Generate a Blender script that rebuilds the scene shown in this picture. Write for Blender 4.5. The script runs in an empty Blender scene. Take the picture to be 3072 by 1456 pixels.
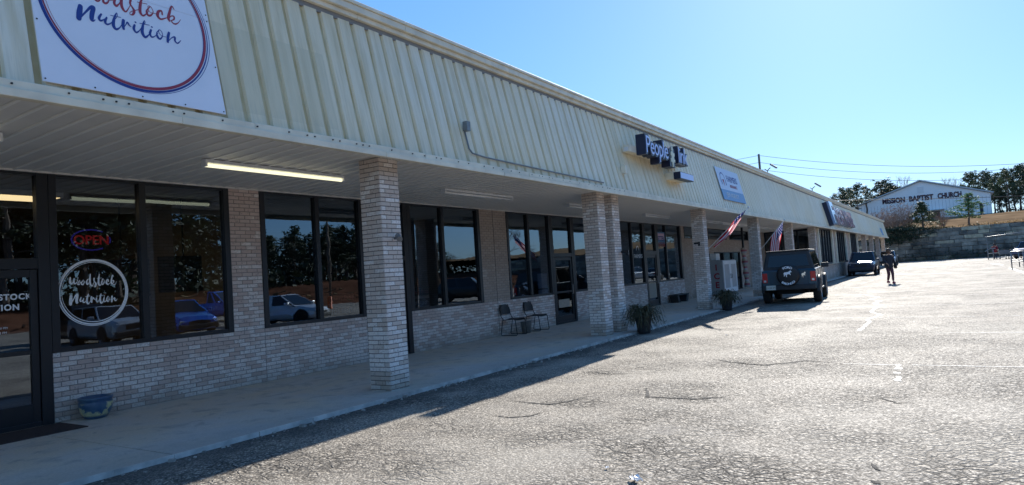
import bpy, bmesh, math, random
from mathutils import Vector, Matrix
R_ = math.radians
random.seed(7)
SC = bpy.context.scene
COL = SC.collection

# ------------------------------------------------------------------ camera
CAMH = 1.6
F_PX, PW, PH = 2040.0, 3072.0, 1456.0
def _cam_axes():
    vx = Vector((2850 - PW / 2, 745 - PH / 2, F_PX)).normalized()
    h2 = Vector((1850 - PW / 2, 745 + 66 - PH / 2, F_PX))
    up = h2.cross(vx).normalized()
    if up.y > 0: up = -up
    left = up.cross(vx)
    if left.x > 0: left = -left
    return vx, left, up
AX, AY, AZ = _cam_axes()
def ray(u, v):
    d = Vector((u - PW / 2, v - PH / 2, F_PX))
    return Vector((AX.dot(d), AY.dot(d), AZ.dot(d)))
def pX(u, v, x): r = ray(u, v); return r * (x / r.x) + Vector((0, 0, CAMH))
def pY(u, v, y): r = ray(u, v); return r * (y / r.y) + Vector((0, 0, CAMH))
def pZ(u, v, z): r = ray(u, v); return r * ((z - CAMH) / r.z) + Vector((0, 0, CAMH))
cd = bpy.data.cameras.new('camera'); cam = bpy.data.objects.new('camera', cd); COL.objects.link(cam)
cd.sensor_width = 36; cd.lens = 36 * F_PX / PW; cd.clip_end = 3000; cd.clip_start = 0.05
rt = Vector((AX.x, AY.x, AZ.x)); upv = -Vector((AX.y, AY.y, AZ.y)); bk = -Vector((AX.z, AY.z, AZ.z))
cam.matrix_world = Matrix(((rt.x, upv.x, bk.x, 0), (rt.y, upv.y, bk.y, 0), (rt.z, upv.z, bk.z, CAMH), (0, 0, 0, 1)))
SC.camera = cam

# ------------------------------------------------------------------ light
SUN = Vector((2.05, 0.22, 1.0)).normalized()
w = bpy.data.worlds.new("World"); SC.world = w; w.use_nodes = True
nt = w.node_tree; bg = nt.nodes['Background']
sky = nt.nodes.new('ShaderNodeTexSky'); sky.sky_type = 'NISHITA'; sky.sun_disc = False
sky.sun_elevation = math.asin(SUN.z); sky.sun_rotation = math.atan2(SUN.x, SUN.y)
sky.altitude = 100; sky.air_density = 1.0; sky.dust_density = 0.25; sky.ozone_density = 1.6
gm = nt.nodes.new('ShaderNodeGamma'); gm.inputs[1].default_value = .52; hs = nt.nodes.new('ShaderNodeHueSaturation'); hs.inputs['Saturation'].default_value = 1.5; hs.inputs['Hue'].default_value = .488
nt.links.new(sky.outputs[0], gm.inputs[0]); nt.links.new(gm.outputs[0], hs.inputs['Color']); tn = nt.nodes.new('ShaderNodeMix'); tn.data_type = 'RGBA'; tn.blend_type = 'MULTIPLY'; tn.inputs[0].default_value = 1; tn.inputs[7].default_value = (.335, .495, .75, 1)
nt.links.new(hs.outputs[0], tn.inputs[6]); nt.links.new(tn.outputs[2], bg.inputs[0]); bg.inputs[1].default_value = 0.27
sd = bpy.data.lights.new('sun', 'SUN'); sd.energy = 5.0; sd.angle = R_(0.5); sd.color = (1, .95, .87)
so = bpy.data.objects.new('sun', sd); COL.objects.link(so); so.rotation_euler = SUN.to_track_quat('Z', 'Y').to_euler()
SC.view_settings.view_transform = 'Standard'; SC.view_settings.look = 'None'
SC.view_settings.exposure = 1.1; SC.view_settings.gamma = 1

# ------------------------------------------------------------------ helpers
def tag(o, label=None, cat=None, group=None, kind=None):
    if label: o['label'] = label
    if cat: o['category'] = cat
    if group: o['group'] = group
    if kind: o['kind'] = kind
    return o
def empty(name, loc=(0, 0, 0), rz=0, label=None, cat=None, group=None):
    o = bpy.data.objects.new(name, None); COL.objects.link(o); o.location = loc; o.rotation_euler = (0, 0, rz)
    o.empty_display_size = .2
    return tag(o, label, cat, group)
class MB:
    def __init__(s): s.v = []; s.f = []; s.m = []
    def face(s, pts, mi=0):
        n = len(s.v); s.v += [tuple(p) for p in pts]; s.f.append(tuple(range(n, n + len(pts)))); s.m.append(mi)
    def box(s, x0, x1, y0, y1, z0, z1, mi=0, M=None):
        P = [(x0, y0, z0), (x1, y0, z0), (x1, y1, z0), (x0, y1, z0), (x0, y0, z1), (x1, y0, z1), (x1, y1, z1), (x0, y1, z1)]
        if M is not None: P = [tuple(M @ Vector(p)) for p in P]
        n = len(s.v); s.v += P
        for q in ((0, 3, 2, 1), (4, 5, 6, 7), (0, 1, 5, 4), (1, 2, 6, 5), (2, 3, 7, 6), (3, 0, 4, 7)):
            s.f.append(tuple(n + i for i in q)); s.m.append(mi)
    def tube(s, pts, rad, seg=8, mi=0, cap=True):
        pts = [Vector(p) for p in pts]; n0 = len(s.v); K = len(pts)
        rs = rad if isinstance(rad, (list, tuple)) else [rad] * K
        prev = None
        for i, p in enumerate(pts):
            d = (pts[min(i + 1, K - 1)] - pts[max(i - 1, 0)])
            if d.length < 1e-9: d = Vector((0, 0, 1))
            d.normalize()
            if prev is None:
                a = d.orthogonal().normalized()
            else:
                a = prev - d * prev.dot(d)
                a = a.normalized() if a.length > 1e-6 else d.orthogonal().normalized()
            prev = a; b = d.cross(a)
            for k in range(seg):
                t = 2 * math.pi * k / seg
                s.v.append(tuple(p + (a * math.cos(t) + b * math.sin(t)) * rs[i]))
        for i in range(K - 1):
            for k in range(seg):
                k2 = (k + 1) % seg; A = n0 + i * seg; B = A + seg
                s.f.append((A + k, A + k2, B + k2, B + k)); s.m.append(mi)
        if cap:
            s.f.append(tuple(n0 + k for k in range(seg))[::-1]); s.m.append(mi)
            s.f.append(tuple(n0 + (K - 1) * seg + k for k in range(seg))); s.m.append(mi)
    def lathe(s, prof, seg=24, mi=0, M=None):
        n0 = len(s.v)
        for (r, z) in prof:
            for k in range(seg):
                t = 2 * math.pi * k / seg; p = Vector((r * math.cos(t), r * math.sin(t), z))
                s.v.append(tuple(M @ p if M is not None else p))
        for i in range(len(prof) - 1):
            for k in range(seg):
                k2 = (k + 1) % seg; A = n0 + i * seg; B = A + seg
                s.f.append((A + k, A + k2, B + k2, B + k)); s.m.append(mi)
    def grid(s, rows, mi=0, close=False):
        n0 = len(s.v); c = len(rows[0])
        for r in rows: s.v += [tuple(p) for p in r]
        for i in range(len(rows) - 1):
            for j in range(c - (0 if close else 1)):
                j2 = (j + 1) % c
                s.f.append((n0 + i * c + j, n0 + i * c + j2, n0 + (i + 1) * c + j2, n0 + (i + 1) * c + j)); s.m.append(mi)
    def extrude(s, poly, d, mi=0):
        d = Vector(d); a = [Vector(p) for p in poly]; b = [p + d for p in a]; n = len(a)
        s.face(a, mi); s.face(b[::-1], mi)
        for i in range(n):
            s.face([a[i], a[(i + 1) % n], b[(i + 1) % n], b[i]], mi)
    def build(s, name, mats, parent=None, smooth=False, loc=None, bevel=0, recalc=False):
        me = bpy.data.meshes.new(name); me.from_pydata(s.v, [], s.f); me.update()
        if not isinstance(mats, (list, tuple)): mats = [mats]
        for m in mats: me.materials.append(m)
        for p, mi in zip(me.polygons, s.m): p.material_index = mi; p.use_smooth = smooth
        if recalc:
            bm = bmesh.new(); bm.from_mesh(me); bmesh.ops.recalc_face_normals(bm, faces=bm.faces); bm.to_mesh(me); bm.free()
        o = bpy.data.objects.new(name, me); COL.objects.link(o)
        if parent: o.parent = parent
        if loc is not None: o.location = loc
        if bevel:
            b = o.modifiers.new('bevel', 'BEVEL'); b.width = bevel; b.segments = 2; b.limit_method = 'ANGLE'
        return o
def copy_tree(o, parent=None):
    c = o.copy(); COL.objects.link(c)
    if parent: c.parent = parent
    for ch in list(o.children): copy_tree(ch, c)
    return c
def text_mesh(mb, txt, size, M, extrude=0.0, offset=0.0, mi=0, align='LEFT', sx=1.0, sp=1.0, bold=0.0, shear=0.0):
    """adds text in local xy plane (x right, y up, z out) placed by matrix M"""
    cu = bpy.data.curves.new('t', 'FONT'); cu.body = txt; cu.size = size; cu.extrude = extrude; cu.offset = offset + bold
    cu.align_x = align; cu.space_character = sp; cu.resolution_u = 3; cu.shear = shear
    o = bpy.data.objects.new('t', cu); COL.objects.link(o)
    dg = bpy.context.evaluated_depsgraph_get(); dg.update()
    me = bpy.data.meshes.new_from_object(o.evaluated_get(dg))
    n = len(mb.v)
    for v in me.vertices:
        mb.v.append(tuple(M @ Vector((v.co.x * sx, v.co.y, v.co.z))))
    for p in me.polygons: mb.f.append(tuple(n + i for i in p.vertices)); mb.m.append(mi)
    bpy.data.objects.remove(o); bpy.data.curves.remove(cu); bpy.data.meshes.remove(me)
def frame(o, x, y, z=None):
    x = Vector(x).normalized(); y = Vector(y).normalized(); z = x.cross(y) if z is None else Vector(z)
    return Matrix(((x.x, y.x, z.x, o[0]), (x.y, y.y, z.y, o[1]), (x.z, y.z, z.z, o[2]), (0, 0, 0, 1)))

# ------------------------------------------------------------------ materials
def mat(name, col, rough=.6, metal=0, spec=.5, noise=0, nscale=8, bump=0, bscale=60, emit=None, estr=0, coat=0, sheen=0):
    m = bpy.data.materials.new(name); m.use_nodes = True; t = m.node_tree; b = t.nodes['Principled BSDF']
    b.inputs['Base Color'].default_value = (*col, 1); b.inputs['Roughness'].default_value = rough
    b.inputs['Metallic'].default_value = metal; b.inputs['Specular IOR Level'].default_value = spec
    if coat: b.inputs['Coat Weight'].default_value = coat; b.inputs['Coat Roughness'].default_value = .05
    tc = t.nodes.new('ShaderNodeTexCoord')
    if noise:
        n = t.nodes.new('ShaderNodeTexNoise'); n.inputs['Scale'].default_value = nscale; n.inputs['Detail'].default_value = 5
        t.links.new(tc.outputs['Object'], n.inputs['Vector'])
        r = t.nodes.new('ShaderNodeMapRange'); r.inputs[3].default_value = 1 - noise; r.inputs[4].default_value = 1 + noise
        r.inputs[1].default_value = .3; r.inputs[2].default_value = .7
        t.links.new(n.outputs['Fac'], r.inputs[0])
        mx = t.nodes.new('ShaderNodeVectorMath'); mx.operation = 'SCALE'; mx.inputs[0].default_value = col
        t.links.new(r.outputs[0], mx.inputs['Scale']); t.links.new(mx.outputs[0], b.inputs['Base Color'])
    if bump:
        n2 = t.nodes.new('ShaderNodeTexNoise'); n2.inputs['Scale'].default_value = bscale; n2.inputs['Detail'].default_value = 4
        t.links.new(tc.outputs['Object'], n2.inputs['Vector'])
        bp = t.nodes.new('ShaderNodeBump'); bp.inputs['Strength'].default_value = bump; bp.inputs['Distance'].default_value = .01
        t.links.new(n2.outputs['Fac'], bp.inputs['Height']); t.links.new(bp.outputs[0], b.inputs['Normal'])
    if emit: b.inputs['Emission Color'].default_value = (*emit, 1); b.inputs['Emission Strength'].default_value = estr
    return m
class NT:
    def __init__(s, m): s.t = m.node_tree; s.b = s.t.nodes['Principled BSDF']
    def n(s, typ, **kw):
        x = s.t.nodes.new('ShaderNode' + typ)
        for k, v in kw.items(): setattr(x, k, v)
        return x
    def l(s, a, b): s.t.links.new(a, b)
    def val(s, sock, v):
        if hasattr(v, 'is_output') or isinstance(v, bpy.types.NodeSocket): s.l(v, sock)
        else: sock.default_value = v
    def math(s, op, a, b=None, c=None, clamp=False):
        x = s.n('Math', operation=op, use_clamp=clamp); s.val(x.inputs[0], a)
        if b is not None: s.val(x.inputs[1], b)
        if c is not None: s.val(x.inputs[2], c)
        return x.outputs[0]
    def rng(s, v, a, b, c, d):
        x = s.n('MapRange'); s.val(x.inputs[0], v)
        for i, q in enumerate((a, b, c, d)): x.inputs[i + 1].default_value = q
        return x.outputs[0]
    def noise(s, vec, sc, det=4, rough=.5, dist=0):
        x = s.n('TexNoise'); s.l(vec, x.inputs['Vector']); x.inputs['Scale'].default_value = sc; x.inputs['Detail'].default_value = det
        x.inputs['Roughness'].default_value = rough; x.inputs['Distortion'].default_value = dist
        return x.outputs['Fac']
    def mix(s, f, a, b):
        x = s.n('Mix', data_type='RGBA'); s.val(x.inputs[0], f)
        for k, q in ((6, a), (7, b)):
            if isinstance(q, tuple): x.inputs[k].default_value = (*q, 1)
            else: s.l(q, x.inputs[k])
        return x.outputs[2]
    def mulc(s, col, f):
        x = s.n('VectorMath', operation='SCALE'); s.l(col, x.inputs[0]); s.val(x.inputs['Scale'], f); return x.outputs[0]

def asphalt_mat():
    m = mat('asphalt', (.2, .2, .2), .85); t = NT(m)
    tc = t.n('TexCoord').outputs['Object']
    sx = t.n('SeparateXYZ'); t.l(tc, sx.inputs[0])
    # gravel grains
    v1 = t.n('TexVoronoi'); v1.inputs['Scale'].default_value = 48; t.l(tc, v1.inputs['Vector'])
    g = t.rng(v1.outputs['Distance'], 0.08, .62, 1.0, .0)
    sp = t.n('SeparateColor'); t.l(v1.outputs['Color'], sp.inputs[0]); gr = sp.outputs[0]
    big = t.noise(tc, .35, 5, .6); med = t.noise(tc, 2.2, 6, .6)
    fine = t.noise(tc, 30, 3, .7)
    base = t.mix(t.rng(big, .35, .65, 0, 1), (.45, .395, .325), (.53, .47, .39))
    base = t.mix(t.rng(med, .3, .75, 0, .6), base, (.34, .315, .28))
    base = t.mulc(base, t.rng(gr, 0, 1, .66, 1.4))
    base = t.mulc(base, t.rng(g, 0, 1, .40, 1.16))
    base = t.mulc(base, t.rng(fine, .3, .7, .66, 1.28))
    # alligator cracks, two sizes
    wn = t.n('TexNoise'); t.l(tc, wn.inputs['Vector']); wn.inputs['Scale'].default_value = 3.0; wn.inputs['Detail'].default_value = 4
    wv = t.n('VectorMath', operation='MULTIPLY_ADD'); t.l(wn.outputs['Color'], wv.inputs[0]); wv.inputs[1].default_value = (.25, .25, 0); t.l(tc, wv.inputs[2])
    def cr(scale, wdt):
        v = t.n('TexVoronoi', feature='DISTANCE_TO_EDGE'); t.l(wv.outputs[0], v.inputs['Vector']); v.inputs['Scale'].default_value = scale
        return t.rng(v.outputs['Distance'], 0.0, wdt, 1, 0)
    c1 = cr(6.5, .12); c2 = cr(13, .15)
    def blob(x, y, rx, ry, s=1.0):
        a = t.math('DIVIDE', t.math('SUBTRACT', sx.outputs[0], x), rx); b = t.math('DIVIDE', t.math('SUBTRACT', sx.outputs[1], y), ry)
        d = t.math('ADD', t.math('MULTIPLY', a, a), t.math('MULTIPLY', b, b))
        d = t.math('ADD', d, t.rng(med, .2, .8, -.6, .6))
        return t.rng(d, .1, 1.3, s, 0)
    bl = None
    for q in ((5.72, 2.37, .6, .8), (5.3, 1.6, .6, .7), (5.9, -.1, 1.3, .7), (6.9, -.5, .9, .6), (7.5, 4.0, .35, .5), (8.1, 2.8, .35, .55), (11.0, 3.0, .7, .6), (9.8, 4.7, .35, .5), (4.9, 4.6, .5, .5, .6), (9.5, -.6, 1.2, .8, .8), (14, 1.0, 1.5, 1.2, .7)):
        c = blob(*q); bl = c if bl is None else t.math('MAXIMUM', bl, c)
    soft = t.rng(t.noise(tc, .8, 3), .42, .66, 0.15, .85)
    mask = t.math('MAXIMUM', bl, soft)
    cm = t.math('MULTIPLY', t.math('MAXIMUM', c1, t.math('MULTIPLY', c2, .75)), mask)
    base = t.mix(t.math('MULTIPLY', cm, .97), base, (.008, .008, .010))
    kerb_shade = t.rng(t.math('ADD', sx.outputs[1], t.rng(med, .25, .75, -.25, .25)), 6.05, 6.5, 0, .7)  # building shade along the kerb, painted into the asphalt colour with a ragged edge
    base = t.mix(kerb_shade, base, (.07, .068, .066))
    # pale dust patches
    dust = t.math('MULTIPLY', t.rng(t.noise(tc, .55, 6, .65), .54, .70, 0, .28), t.rng(kerb_shade, 0, .7, 1, 0))
    base = t.mix(dust, base, (.52, .47, .39))
    sm = t.math('MULTIPLY', t.rng(t.noise(tc, .22, 4, .6), .50, .62, 0, .30), t.rng(kerb_shade, 0, .7, 1, 0)); base = t.mix(sm, base, (.45, .41, .345))
    oil = t.rng(t.noise(tc, 1.3, 3, .5), .66, .74, 0, .35); base = t.mix(oil, base, (.20, .185, .17))
    t.l(base, t.b.inputs['Base Color'])
    h = t.math('SUBTRACT', t.math('MULTIPLY', g, .55), t.math('MULTIPLY', cm, 2.4))
    h = t.math('ADD', h, t.math('MULTIPLY', fine, .5))
    bp = t.n('Bump'); bp.inputs['Strength'].default_value = .55; bp.inputs['Distance'].default_value = .010
    t.l(h, bp.inputs['Height']); t.l(bp.outputs[0], t.b.inputs['Normal'])
    t.l(t.rng(gr, 0, 1, .98, .72), t.b.inputs['Roughness']); t.b.inputs['Specular IOR Level'].default_value = .12
    return m
def concrete_mat():
    m = mat('concrete', (.3, .28, .25), .9); t = NT(m); tc = t.n('TexCoord').outputs['Object']
    sx = t.n('SeparateXYZ'); t.l(tc, sx.inputs[0])
    a = t.noise(tc, .9, 6, .6); b = t.noise(tc, 40, 4, .6); c = t.noise(tc, 3.5, 5, .6, .4)
    col = t.mix(t.rng(a, .38, .62, 0, 1), (.55, .52, .48), (.60, .52, .41))
    col = t.mix(t.rng(c, .52, .68, 0, .7), col, (.32, .305, .28)); vg = t.n('TexVoronoi'); vg.inputs['Scale'].default_value = 2.6; t.l(tc, vg.inputs['Vector']); col = t.mix(t.rng(vg.outputs['Distance'], .03, .05, .7, 0), col, (.12, .12, .12))
    # grime band by the kerb
    e = t.math('ADD', sx.outputs[1], t.rng(c, .3, .7, -.35, .35))
    col = t.mix(t.rng(e, 6.8, 7.6, .5, 0), col, (.25, .25, .245))
    col = t.mulc(col, t.rng(b, .3, .7, .86, 1.1)); t.l(col, t.b.inputs['Base Color'])
    bp = t.n('Bump'); bp.inputs['Strength'].default_value = .25; bp.inputs['Distance'].default_value = .005; t.l(b, bp.inputs['Height']); t.l(bp.outputs[0], t.b.inputs['Normal'])
    return m
def brick_mat(name, c0, c1, c2, white=.3, dark=.15):
    m = mat(name, c0, .88); t = NT(m); tc = t.n('TexCoord').outputs['Object']
    g = t.n('NewGeometry'); ri = g.outputs['Random Per Island']
    sx = t.n('SeparateXYZ'); t.l(tc, sx.inputs[0])
    col = t.mix(t.rng(ri, 0, 1, 0, 1), c0, c1)
    w1 = t.noise(tc, 1.1, 3, .5); w2 = t.noise(tc, 45, 4, .65)
    r2 = t.math('FRACT', t.math('MULTIPLY', ri, 37.17))
    wf = t.math('ADD', r2, t.rng(w1, .35, .65, -.35, .35))
    wf = t.math('ADD', wf, t.rng(sx.outputs[2], 0.3, 3.2, .18, -.4))
    wf = t.math('MULTIPLY', t.rng(wf, 1 - white - .12, 1 - white + .12, 0, 1), t.rng(w2, .38, .55, .35, 1))
    col = t.mix(wf, col, c2)
    r3 = t.math('FRACT', t.math('MULTIPLY', ri, 91.7))
    spk = t.math('MULTIPLY', t.rng(t.noise(tc, 28, 5, .7), .56, .66, 0, 1), t.rng(r3, .3, 1, .1, .8))
    col = t.mix(spk, col, (.10, .082, .07))
    # damp mossy foot
    z = t.math('ADD', sx.outputs[2], t.rng(w1, .3, .7, -.15, .15))
    col = t.mix(t.rng(z, .05, .45, .45, 0), col, (.14, .14, .10))
    t.l(col, t.b.inputs['Base Color'])
    bp = t.n('Bump'); bp.inputs['Strength'].default_value = .5; bp.inputs['Distance'].default_value = .006; t.l(w2, bp.inputs['Height']); t.l(bp.outputs[0], t.b.inputs['Normal'])
    return m
def fascia_mat():
    m = mat('painted_metal_panel', (.55, .53, .42), .5); t = NT(m); tc = t.n('TexCoord').outputs['Object']
    sx = t.n('SeparateXYZ'); t.l(tc, sx.inputs[0])
    mp = t.n('Mapping'); mp.inputs['Scale'].default_value = (3, 1, .12); t.l(tc, mp.inputs['Vector'])
    st = t.noise(mp.outputs[0], 2.2, 5, .6); mp2 = t.n('Mapping'); mp2.inputs['Scale'].default_value = (14, 1, .5); t.l(tc, mp2.inputs['Vector'])
    st2 = t.noise(mp2.outputs[0], 3, 4, .6)
    big = t.noise(tc, .25, 3)
    col = t.mix(t.rng(big, .4, .6, 0, 1), (.86, .73, .50), (.87, .79, .62))
    col = t.mix(t.rng(st, .46, .70, 0, .75), col, (.62, .50, .28))
    col = t.mix(t.rng(st2, .55, .75, 0, .45), col, (.52, .46, .33))
    # sun faded outline of an older sign
    xx = t.math('MULTIPLY', t.math('GREATER_THAN', sx.outputs[0], 4.4), t.math('LESS_THAN', sx.outputs[0], 6.35))
    zz = t.math('MULTIPLY', t.math('GREATER_THAN', sx.outputs[2], 3.7), t.math('LESS_THAN', sx.outputs[2], 4.78))
    col = t.mix(t.math('MULTIPLY', t.math('MULTIPLY', xx, zz), .45), col, (.66, .57, .37))
    # dirt low down
    dz = t.math('ADD', sx.outputs[2], t.rng(st2, .3, .7, -.25, .25))
    col = t.mix(t.rng(dz, 3.5, 3.85, .4, 0), col, (.50, .46, .34))
    t.l(col, t.b.inputs['Base Color'])
    return m
def groove_mat():
    m = mat('rust_streaked_metal', (.42, .36, .22), .6); t = NT(m); tc = t.n('TexCoord').outputs['Object']
    mp = t.n('Mapping'); mp.inputs['Scale'].default_value = (1, 1, .4); t.l(tc, mp.inputs['Vector'])
    a = t.noise(mp.outputs[0], 4, 5, .6)
    col = t.mix(t.rng(a, .4, .65, 0, 1), (.66, .56, .34), (.56, .42, .20)); t.l(col, t.b.inputs['Base Color'])
    return m
def glass_mat(name, tint=.42, refl=.10, wav=.0012):
    m = bpy.data.materials.new(name); m.use_nodes = True; t = m.node_tree; t.nodes.remove(t.nodes['Principled BSDF'])
    out = t.nodes['Material Output']
    tr = t.nodes.new('ShaderNodeBsdfTransparent'); tr.inputs[0].default_value = (tint, tint * 1.02, tint * 1.08, 1)
    gl = t.nodes.new('ShaderNodeBsdfGlossy'); gl.inputs[0].default_value = (.62, .74, .86, 1); gl.inputs['Roughness'].default_value = .006
    fr = t.nodes.new('ShaderNodeFresnel'); fr.inputs['IOR'].default_value = 1.75
    ad = t.nodes.new('ShaderNodeMath'); ad.operation = 'ADD'; ad.use_clamp = True; ad.inputs[1].default_value = refl; t.links.new(fr.outputs[0], ad.inputs[0])
    tc = t.nodes.new('ShaderNodeTexCoord'); n = t.nodes.new('ShaderNodeTexNoise'); n.inputs['Scale'].default_value = 1.3; n.inputs['Detail'].default_value = 2
    t.links.new(tc.outputs['Object'], n.inputs['Vector'])
    bp = t.nodes.new('ShaderNodeBump'); bp.inputs['Strength'].default_value = 1; bp.inputs['Distance'].default_value = wav
    t.links.new(n.outputs['Fac'], bp.inputs['Height']); t.links.new(bp.outputs[0], gl.inputs['Normal'])
    mx = t.nodes.new('ShaderNodeMixShader'); t.links.new(ad.outputs[0], mx.inputs[0]); t.links.new(tr.outputs[0], mx.inputs[1]); t.links.new(gl.outputs[0], mx.inputs[2])
    t.links.new(mx.outputs[0], out.inputs[0])
    return m
def leaf_mat(name, c0, c1, tr=.3):
    m = mat(name, c0, .7); t = NT(m); g = t.n('NewGeometry')
    tc = t.n('TexCoord').outputs['Object']
    f = t.math('ADD', t.math('MULTIPLY', g.outputs['Random Per Island'], .5), t.math('MULTIPLY', t.noise(tc, .9, 3), .5))
    col = t.mix(f, c0, c1); t.l(col, t.b.inputs['Base Color'])
    if tr:
        tl = t.n('BsdfTranslucent'); t.l(col, tl.inputs[0]); ms = t.n('MixShader'); ms.inputs[0].default_value = tr
        t.l(t.b.outputs[0], ms.inputs[1]); t.l(tl.outputs[0], ms.inputs[2]); t.l(ms.outputs[0], t.t.nodes['Material Output'].inputs[0])
    return m
M = {}
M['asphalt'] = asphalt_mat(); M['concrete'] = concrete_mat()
M['brick'] = brick_mat('brick_wall', (.60, .455, .40), (.66, .53, .475), (.84, .77, .73), .36)
M['brick_tan'] = brick_mat('brick_tan', (.45, .35, .285), (.53, .43, .36), (.62, .56, .50), .10)
M['brick_col'] = brick_mat('brick_column', (.58, .48, .41), (.66, .56, .49), (.84, .79, .75), .50)
M['mortar'] = mat('mortar', (.30, .26, .24), .95, noise=.2, nscale=30); M['mortar_dark'] = mat('dark_mortar', (.17, .15, .14), .95, noise=.2, nscale=30)
M['fascia'] = fascia_mat(); M['groove'] = groove_mat()
M['trim'] = mat('cream_trim', (.78, .71, .56), .5, noise=.14, nscale=3)
M['soffit'] = mat('soffit_metal', (.78, .74, .68), .45, noise=.08, nscale=1.2)
M['soffitlip'] = mat('soffit_lip', (.90, .87, .82), .4)
M['frame'] = mat('bronze_frame', (.012, .014, .019), .4, spec=.5)
M['glass'] = glass_mat('window_glass'); M['darkglass'] = mat('car_glass', (.008, .01, .012), .05, spec=.5)
M['interior'] = mat('shop_interior', (.34, .30, .25), .8, noise=.3, nscale=.7)
M['roof'] = mat('roof_membrane', (.25, .25, .25), .9)
M['white'] = mat('white_paint', (.72, .73, .74), .45, noise=.05)
M['banner'] = mat('white_banner', (.84, .84, .90), .5, noise=.03, nscale=2)
M['navy'] = mat('navy_print', (.018, .045, .25), .5); M['red'] = mat('red_print', (.36, .035, .06), .5)
M['black'] = mat('black_plastic', (.012, .012, .014), .5, noise=.2); M['rubber'] = mat('tyre_rubber', (.018, .018, .018), .85, noise=.2)
M['chrome'] = mat('chrome', (.7, .7, .72), .15, metal=1); M['alloy'] = mat('alloy_grey', (.28, .28, .3), .35, metal=.8)
M['galv'] = mat('galvanised_steel', (.22, .23, .235), .5, metal=.5, noise=.15)
M['wood'] = mat('weathered_pole', (.16, .12, .09), .9, noise=.25, nscale=3)
M['bark'] = mat('bark', (.13, .10, .08), .95, noise=.3, nscale=4); M['twig'] = mat('bare_twigs', (.26, .21, .18), .95, noise=.2, nscale=2)
M['decal'] = mat('white_vinyl', (.92, .93, .95), .6)
exec_parts = []
# ------------------------------------------------------------------ ground and terrain
YW, ZS = 10.26, 0.05
XE = 101.0
mb = MB(); mb.face([(-700, -700, -.03), (1500, -700, -.03), (1500, 900, -.03), (-700, 900, -.03)])
M['earth'] = mat('dry_ground', (.20, .15, .09), .95, spec=.0, noise=.3, nscale=.15)
tag(mb.build('ground', M['earth']), kind='structure')
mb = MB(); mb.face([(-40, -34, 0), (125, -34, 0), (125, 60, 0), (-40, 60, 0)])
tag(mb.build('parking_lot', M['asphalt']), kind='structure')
# sidewalk slab with control joints
mb = MB(); xs = [-8, -2.3, 3.914]; x = 3.914
while x < XE: x += 3.05; xs.append(min(x, XE))
for a, b in zip(xs[:-1], xs[1:]):
    mb.box(a + .009, b - .009, 6.70, YW + .3, -.02, ZS)
mb.box(-8, XE, 6.72, YW + .3, -.02, ZS - .012)
tag(mb.build('sidewalk', M['concrete'], bevel=.006), kind='structure')

mb = MB(); x = -8.0; rk = random.Random(31)
while x < XE:
    L = rk.uniform(.25, .9); mb.box(x, min(x + L, XE), 6.675 + rk.uniform(-.008, .008), 6.703, -.02, ZS + .004 + rk.uniform(-.004, .002)); x += L + rk.uniform(0, .01)
tag(mb.build('kerb', mat('worn_kerb_concrete', (.50, .48, .45), .9, noise=.35, nscale=5)), kind='structure')
# painted lines / sealed joints on the lot, 4 mm sheets with ragged edges
def strip(mb, pts, wd, z=.004, rag=.25, brk=0.0, mi=0):
    pts = [Vector((p[0], p[1], 0)) for p in pts]; out = []
    for a, b in zip(pts[:-1], pts[1:]):
        n = max(1, int((b - a).length / .12))
        out += [a.lerp(b, k / n) for k in range(n)]
    out.append(pts[-1])
    for i in range(len(out) - 1):
        if random.random() < brk: continue
        d = (out[i + 1] - out[i]).normalized(); nn = Vector((-d.y, d.x, 0)); q = []
        for p, k in ((out[i], i), (out[i + 1], i + 1)):
            rr = random.Random(k * 13 + int(pts[0].x * 7)); e1 = wd * (.5 + rr.uniform(-rag, rag)); e2 = wd * (.5 + rr.uniform(-rag, rag))
            q.append((p + nn * e1, p - nn * e2))
        mb.face([(*q[0][0][:2], z), (*q[0][1][:2], z), (*q[1][1][:2], z), (*q[1][0][:2], z)], mi)
mb = MB()
strip(mb, [(25.7, 2.06), (24.6, 2.2), (23.4, 1.85), (22.76, 1.98), (21, 1.95), (19.85, 1.62), (18.6, 1.85), (18.0, 1.72), (15.9, 1.74)], .085)
strip(mb, [(19.4, 4.9), (19.2, 2.4), (18.8, -1.3), (18.4, -9)], .05, brk=.12)
strip(mb, [(11.1, 1.46), (11.0, -.67), (11.0, -8)], .035, brk=.15)
strip(mb, [(15.3, .35), (15.29, -1), (15.2, -8)], .04, brk=.2)
strip(mb, [(11.0, .76), (9.55, .68)], .07, brk=.45, rag=.5)
strip(mb, [(29.5, 2.9), (28, 2.3), (26.6, 2.5), (25.7, 2.06)], .07)
for k, xx in enumerate((23.2, 27.6, 31.5, 36, 41, 47, 53, 60)):
    strip(mb, [(xx, 3.6 - k * .15), (xx - .2, -2), (xx - .4, -12)], .05 + .01 * k, brk=.15)
strip(mb, [(34, 4.9), (41, 4.2), (52, 3.6), (70, 3.0)], .05, brk=.5)
tag(mb.build('worn_line_marks', mat('worn_white_line', (.58, .555, .51), .8, noise=.4, nscale=20)), kind='structure')
mb = MB()   # bold painted stall stripes near the cart corral
for (a, b, wd) in (((pZ(2974, 791, 0)), (pZ(3008, 795.5, 0)), .22), ((pZ(3030, 805, 0)), (pZ(3085, 822, 0)), .22), ((pZ(2800, 795, 0)), (pZ(2885, 790, 0)), .25), ((pZ(2760, 803, 0)), (pZ(2862, 797, 0)), .25)):
    strip(mb, [(a.x, a.y), (b.x, b.y)], wd, rag=.1)

tag(mb.build('stall_stripes', mat('white_road_paint', (.62, .62, .58), .7, noise=.15, nscale=9)), kind='structure')
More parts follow.
